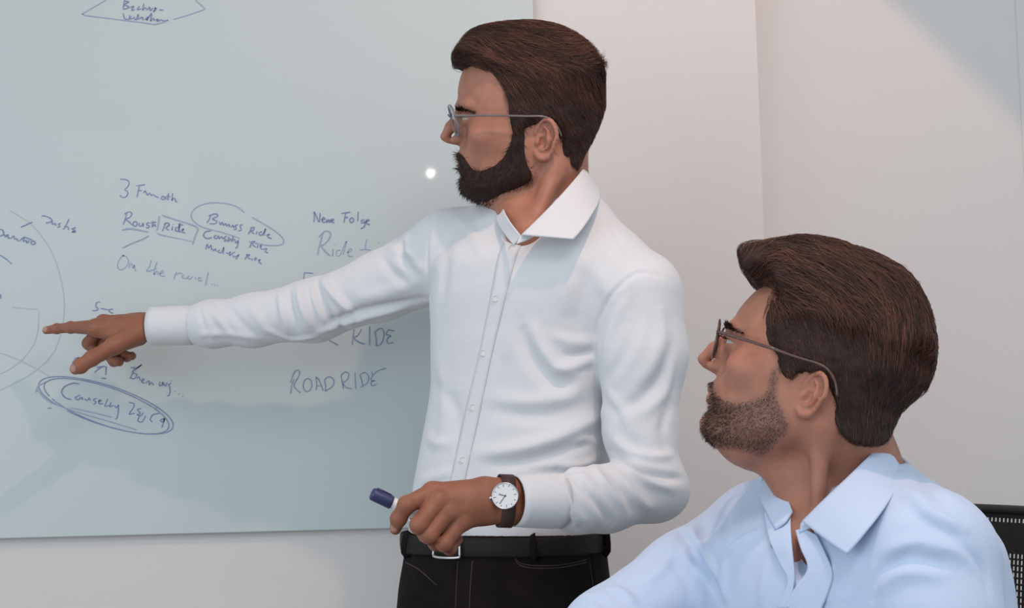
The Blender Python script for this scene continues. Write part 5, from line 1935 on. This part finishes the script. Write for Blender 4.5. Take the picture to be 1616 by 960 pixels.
grow_hair(HB, man2, 'hair', SO, SL, thickB, flowB, 16000, lambda Q: (1.4 + 4.2 * sstep(8.0, 11.5, Q[:, 2])) * (1 - 0.55 * sstep(6.5, 10.5, Q[:, 0])), 0.024, M['hair_b'], M['hair_a_cap'], lift=0.13, rough=0.34, neck=((-3.2, 0, 1.0), (-4.6, 0, -9), 6.3, 6.3), steps=5)
# stubble beard
SB = smooth_poly(HB.pix([(1238, 585), (1222, 590), (1214, 622), (1196, 632), (1165, 636), (1140, 624), (1128, 600), (1118, 596), (1112, 612), (1114, 640), (1104, 665), (1106, 690), (1130, 708),
                         (1170, 716), (1205, 722), (1240, 700), (1256, 682), (1246, 655), (1236, 630)], 2.0), 3)


def stub(Q):
    ins = -poly_sd(Q[:, 0], Q[:, 2], SB)
    w = sstep(-0.3, 0.9, ins) * 0.72
    Qa = Q.copy(); Qa[:, 1] = np.abs(Qa[:, 1])
    lip = chain(Qa, [(10.9, 0, -1.65), (10.4, 1.0, -1.65), (9.6, 2.1, -1.65)], [0.85, 0.75, 0.3])
    return w * sstep(-0.1, 0.2, lip)


vcol(bodyB, 'skin', np.concatenate([skin_colours(HB, hvB, stub, (0.17, 0.095, 0.07)), np.tile(HAND, (len(bvv) - len(hvB), 1))]))
m_ = stub(HB.loc(hvB)) > 0.15
fs = hqB[m_[hqB].all(1)]
rts = HB.loc(sample_surface(hvB, fs, 16000).astype(np.float32))
sw = stub(rts) / 0.72
rts = rts[rng.random(len(rts)) < np.clip(sw, 0, 1)**1.5 * 0.8]
goat = sstep(5.0, 9.0, rts[:, 0])
g0 = unit(grad(lambda P: head_field(P, HB.st), rts, 0.08))
dn = unit(np.array([0.15, 0, -1.0]) + 0.4 * rng.normal(size=rts.shape))
V, Q = strands(rts - g0 * 0.03, lambda p, i: unit(g0 * (0.9 - 0.15 * i) + dn * 0.7), 3, (0.075 + 0.06 * goat) * (0.5 + rng.random(len(rts))), 0.013 + 0.004 * goat)
so = mobj('beard_stubble', HB.wor(V), Q, M['stubble'], man2); so['kind'] = 'stuff'
brows(HB, man2, M['beard_a'], 520, 6.0, 0.5)
add_eyes(HB, man2)
glasses(HB, 'glasses', 'dark tortoiseshell glasses worn by the seated man in blue', M['tortoise'], M['tortoise'], M['lens'], cx_=11.5, cz=4.2, tilt=0.12, rim=0.13, tr=0.16)

# ------------------------------------------------------------------ office chair
M['black_plastic'] = mat('black_plastic', (0.012, 0.012, 0.013), 0.5)
mottle(M['black_plastic'], (0.010, 0.010, 0.011), (0.016, 0.016, 0.017), 30)
M['black_mesh'] = mat('black_mesh', (0.010, 0.009, 0.009), 0.8)
mottle(M['black_mesh'], (0.008, 0.007, 0.007), (0.015, 0.013, 0.012), 200)
chair = thing('office_chair', 'black office chair with perforated mesh back behind the seated man', 'chair', (hipB[0], hipB[1], 0))
bc = hipB - fB * 0.225
ztop = at(1570, 809, 1.86)[2]
BW, BH = 0.235, 0.50


def back_pt(s, t):
    """s -1..1 across, t metres below the top edge"""
    return bc + lB * (BW * s) + fB * (0.035 * s * s - 0.02 * t + 0.05 * math.sin(min(t, 0.5) / 0.5 * math.pi) * 0.5) + np.array([0, 0, ztop - t])


cols_, pitch = 76, 2 * BW / 76
rows = [(0.0, 0.0095, False), (0.0095, 0.0165, True), (0.0165, 0.052, False)]
t = 0.052
while t < BH - 0.012:
    rows.append((t, t + 0.0075, True)); t += 0.0075
rows.append((t, BH, False))
V, Q = [], []
vi = {}


def vid_(s, t):
    k_ = (round(s, 6), round(t, 6))
    if k_ not in vi:
        vi[k_] = len(V); V.append(back_pt(s, t))
    return vi[k_]


for t0, t1, hole in rows:
    for c in range(cols_):
        s0, s1 = -1 + 2 * c / cols_, -1 + 2 * (c + 1) / cols_
        o_ = [vid_(s0, t0), vid_(s1, t0), vid_(s1, t1), vid_(s0, t1)]
        if not hole or c in (0, cols_ - 1):
            Q.append(o_)
        else:
            ds, dt = (s1 - s0) * 0.23, (t1 - t0) * 0.16
            i_ = [vid_(s0 + ds, t0 + dt), vid_(s1 - ds, t0 + dt), vid_(s1 - ds, t1 - dt), vid_(s0 + ds, t1 - dt)]
            for k in range(4):
                Q.append([o_[k], o_[(k + 1) % 4], i_[(k + 1) % 4], i_[k]])
mesh_o = mobj('mesh_back', np.array(V), np.array(Q), M['black_mesh'], chair, False)
sm = mesh_o.modifiers.new('thickness', 'SOLIDIFY'); sm.thickness = 0.0016
mb = MB()
fr = [back_pt(s, 0.0) for s in np.linspace(-1, 1, 15)] + [back_pt(1, t) for t in np.linspace(0, BH, 12)[1:]] + [back_pt(s, BH) for s in np.linspace(1, -1, 15)[1:]] + [back_pt(-1, t) for t in np.linspace(BH, 0, 12)[1:-1]]
mb.tube(fr, 0.006, 8, closed=True)
mb.build('back_frame', M['black_plastic'], chair, True)


def seat_field(P):
    q = (P - (hipB + fB * 0.06).astype(np.float32)) @ np.stack([fB, lB, [0, 0, 1]], 1).astype(np.float32)
    a = np.abs(q - np.array([0, 0, 0.445], np.float32)) - np.array([0.20, 0.20, 0.008], np.float32)
    return np.sqrt((np.maximum(a, 0)**2).sum(1)) - 0.035


vS, qS = nets(seat_field, hipB + [-0.36, -0.36, 0.36], hipB + [0.30, 0.30, 0.53], 0.012)
mobj('seat', vS, qS, M['black_mesh'], chair)
mb = MB(); mb.tube([hipB - fB * 0.15 + [0, 0, 0.41], hipB - fB * 0.25 + [0, 0, 0.44], bc - fB * 0.03 + [0, 0, 0.62], bc - fB * 0.012 + [0, 0, 0.82]], [0.03, 0.028, 0.024, 0.018], 10)
mb.build('back_support', M['black_plastic'], chair, True)
mb = MB(); mb.tube([hipB + [0, 0, 0.09], hipB + [0, 0, 0.25], hipB + [0, 0, 0.41]], [0.032, 0.028, 0.028], 14)
mb.build('gas_column', M['steel'], chair, True)
for k in range(5):
    a = 2 * math.pi * k / 5 + 0.3
    d = np.array([math.cos(a), math.sin(a), 0])
    mb = MB(); mb.tube([hipB + [0, 0, 0.10], hipB + d * 0.18 + [0, 0, 0.085], hipB + d * 0.29 + [0, 0, 0.07]], [0.03, 0.022, 0.018], 10)
    lg = mb.build('leg', M['black_plastic'], chair, True)
    mb = MB(); sdv = np.array([-d[1], d[0], 0])
    mb.lathe([(0.022, -0.022), (0.029, -0.018), (0.029, 0.018), (0.022, 0.022)], hipB + d * 0.29 + [0, 0, 0.0295], sdv, 20)
    mb.build('caster', M['black_plastic'], lg, True)
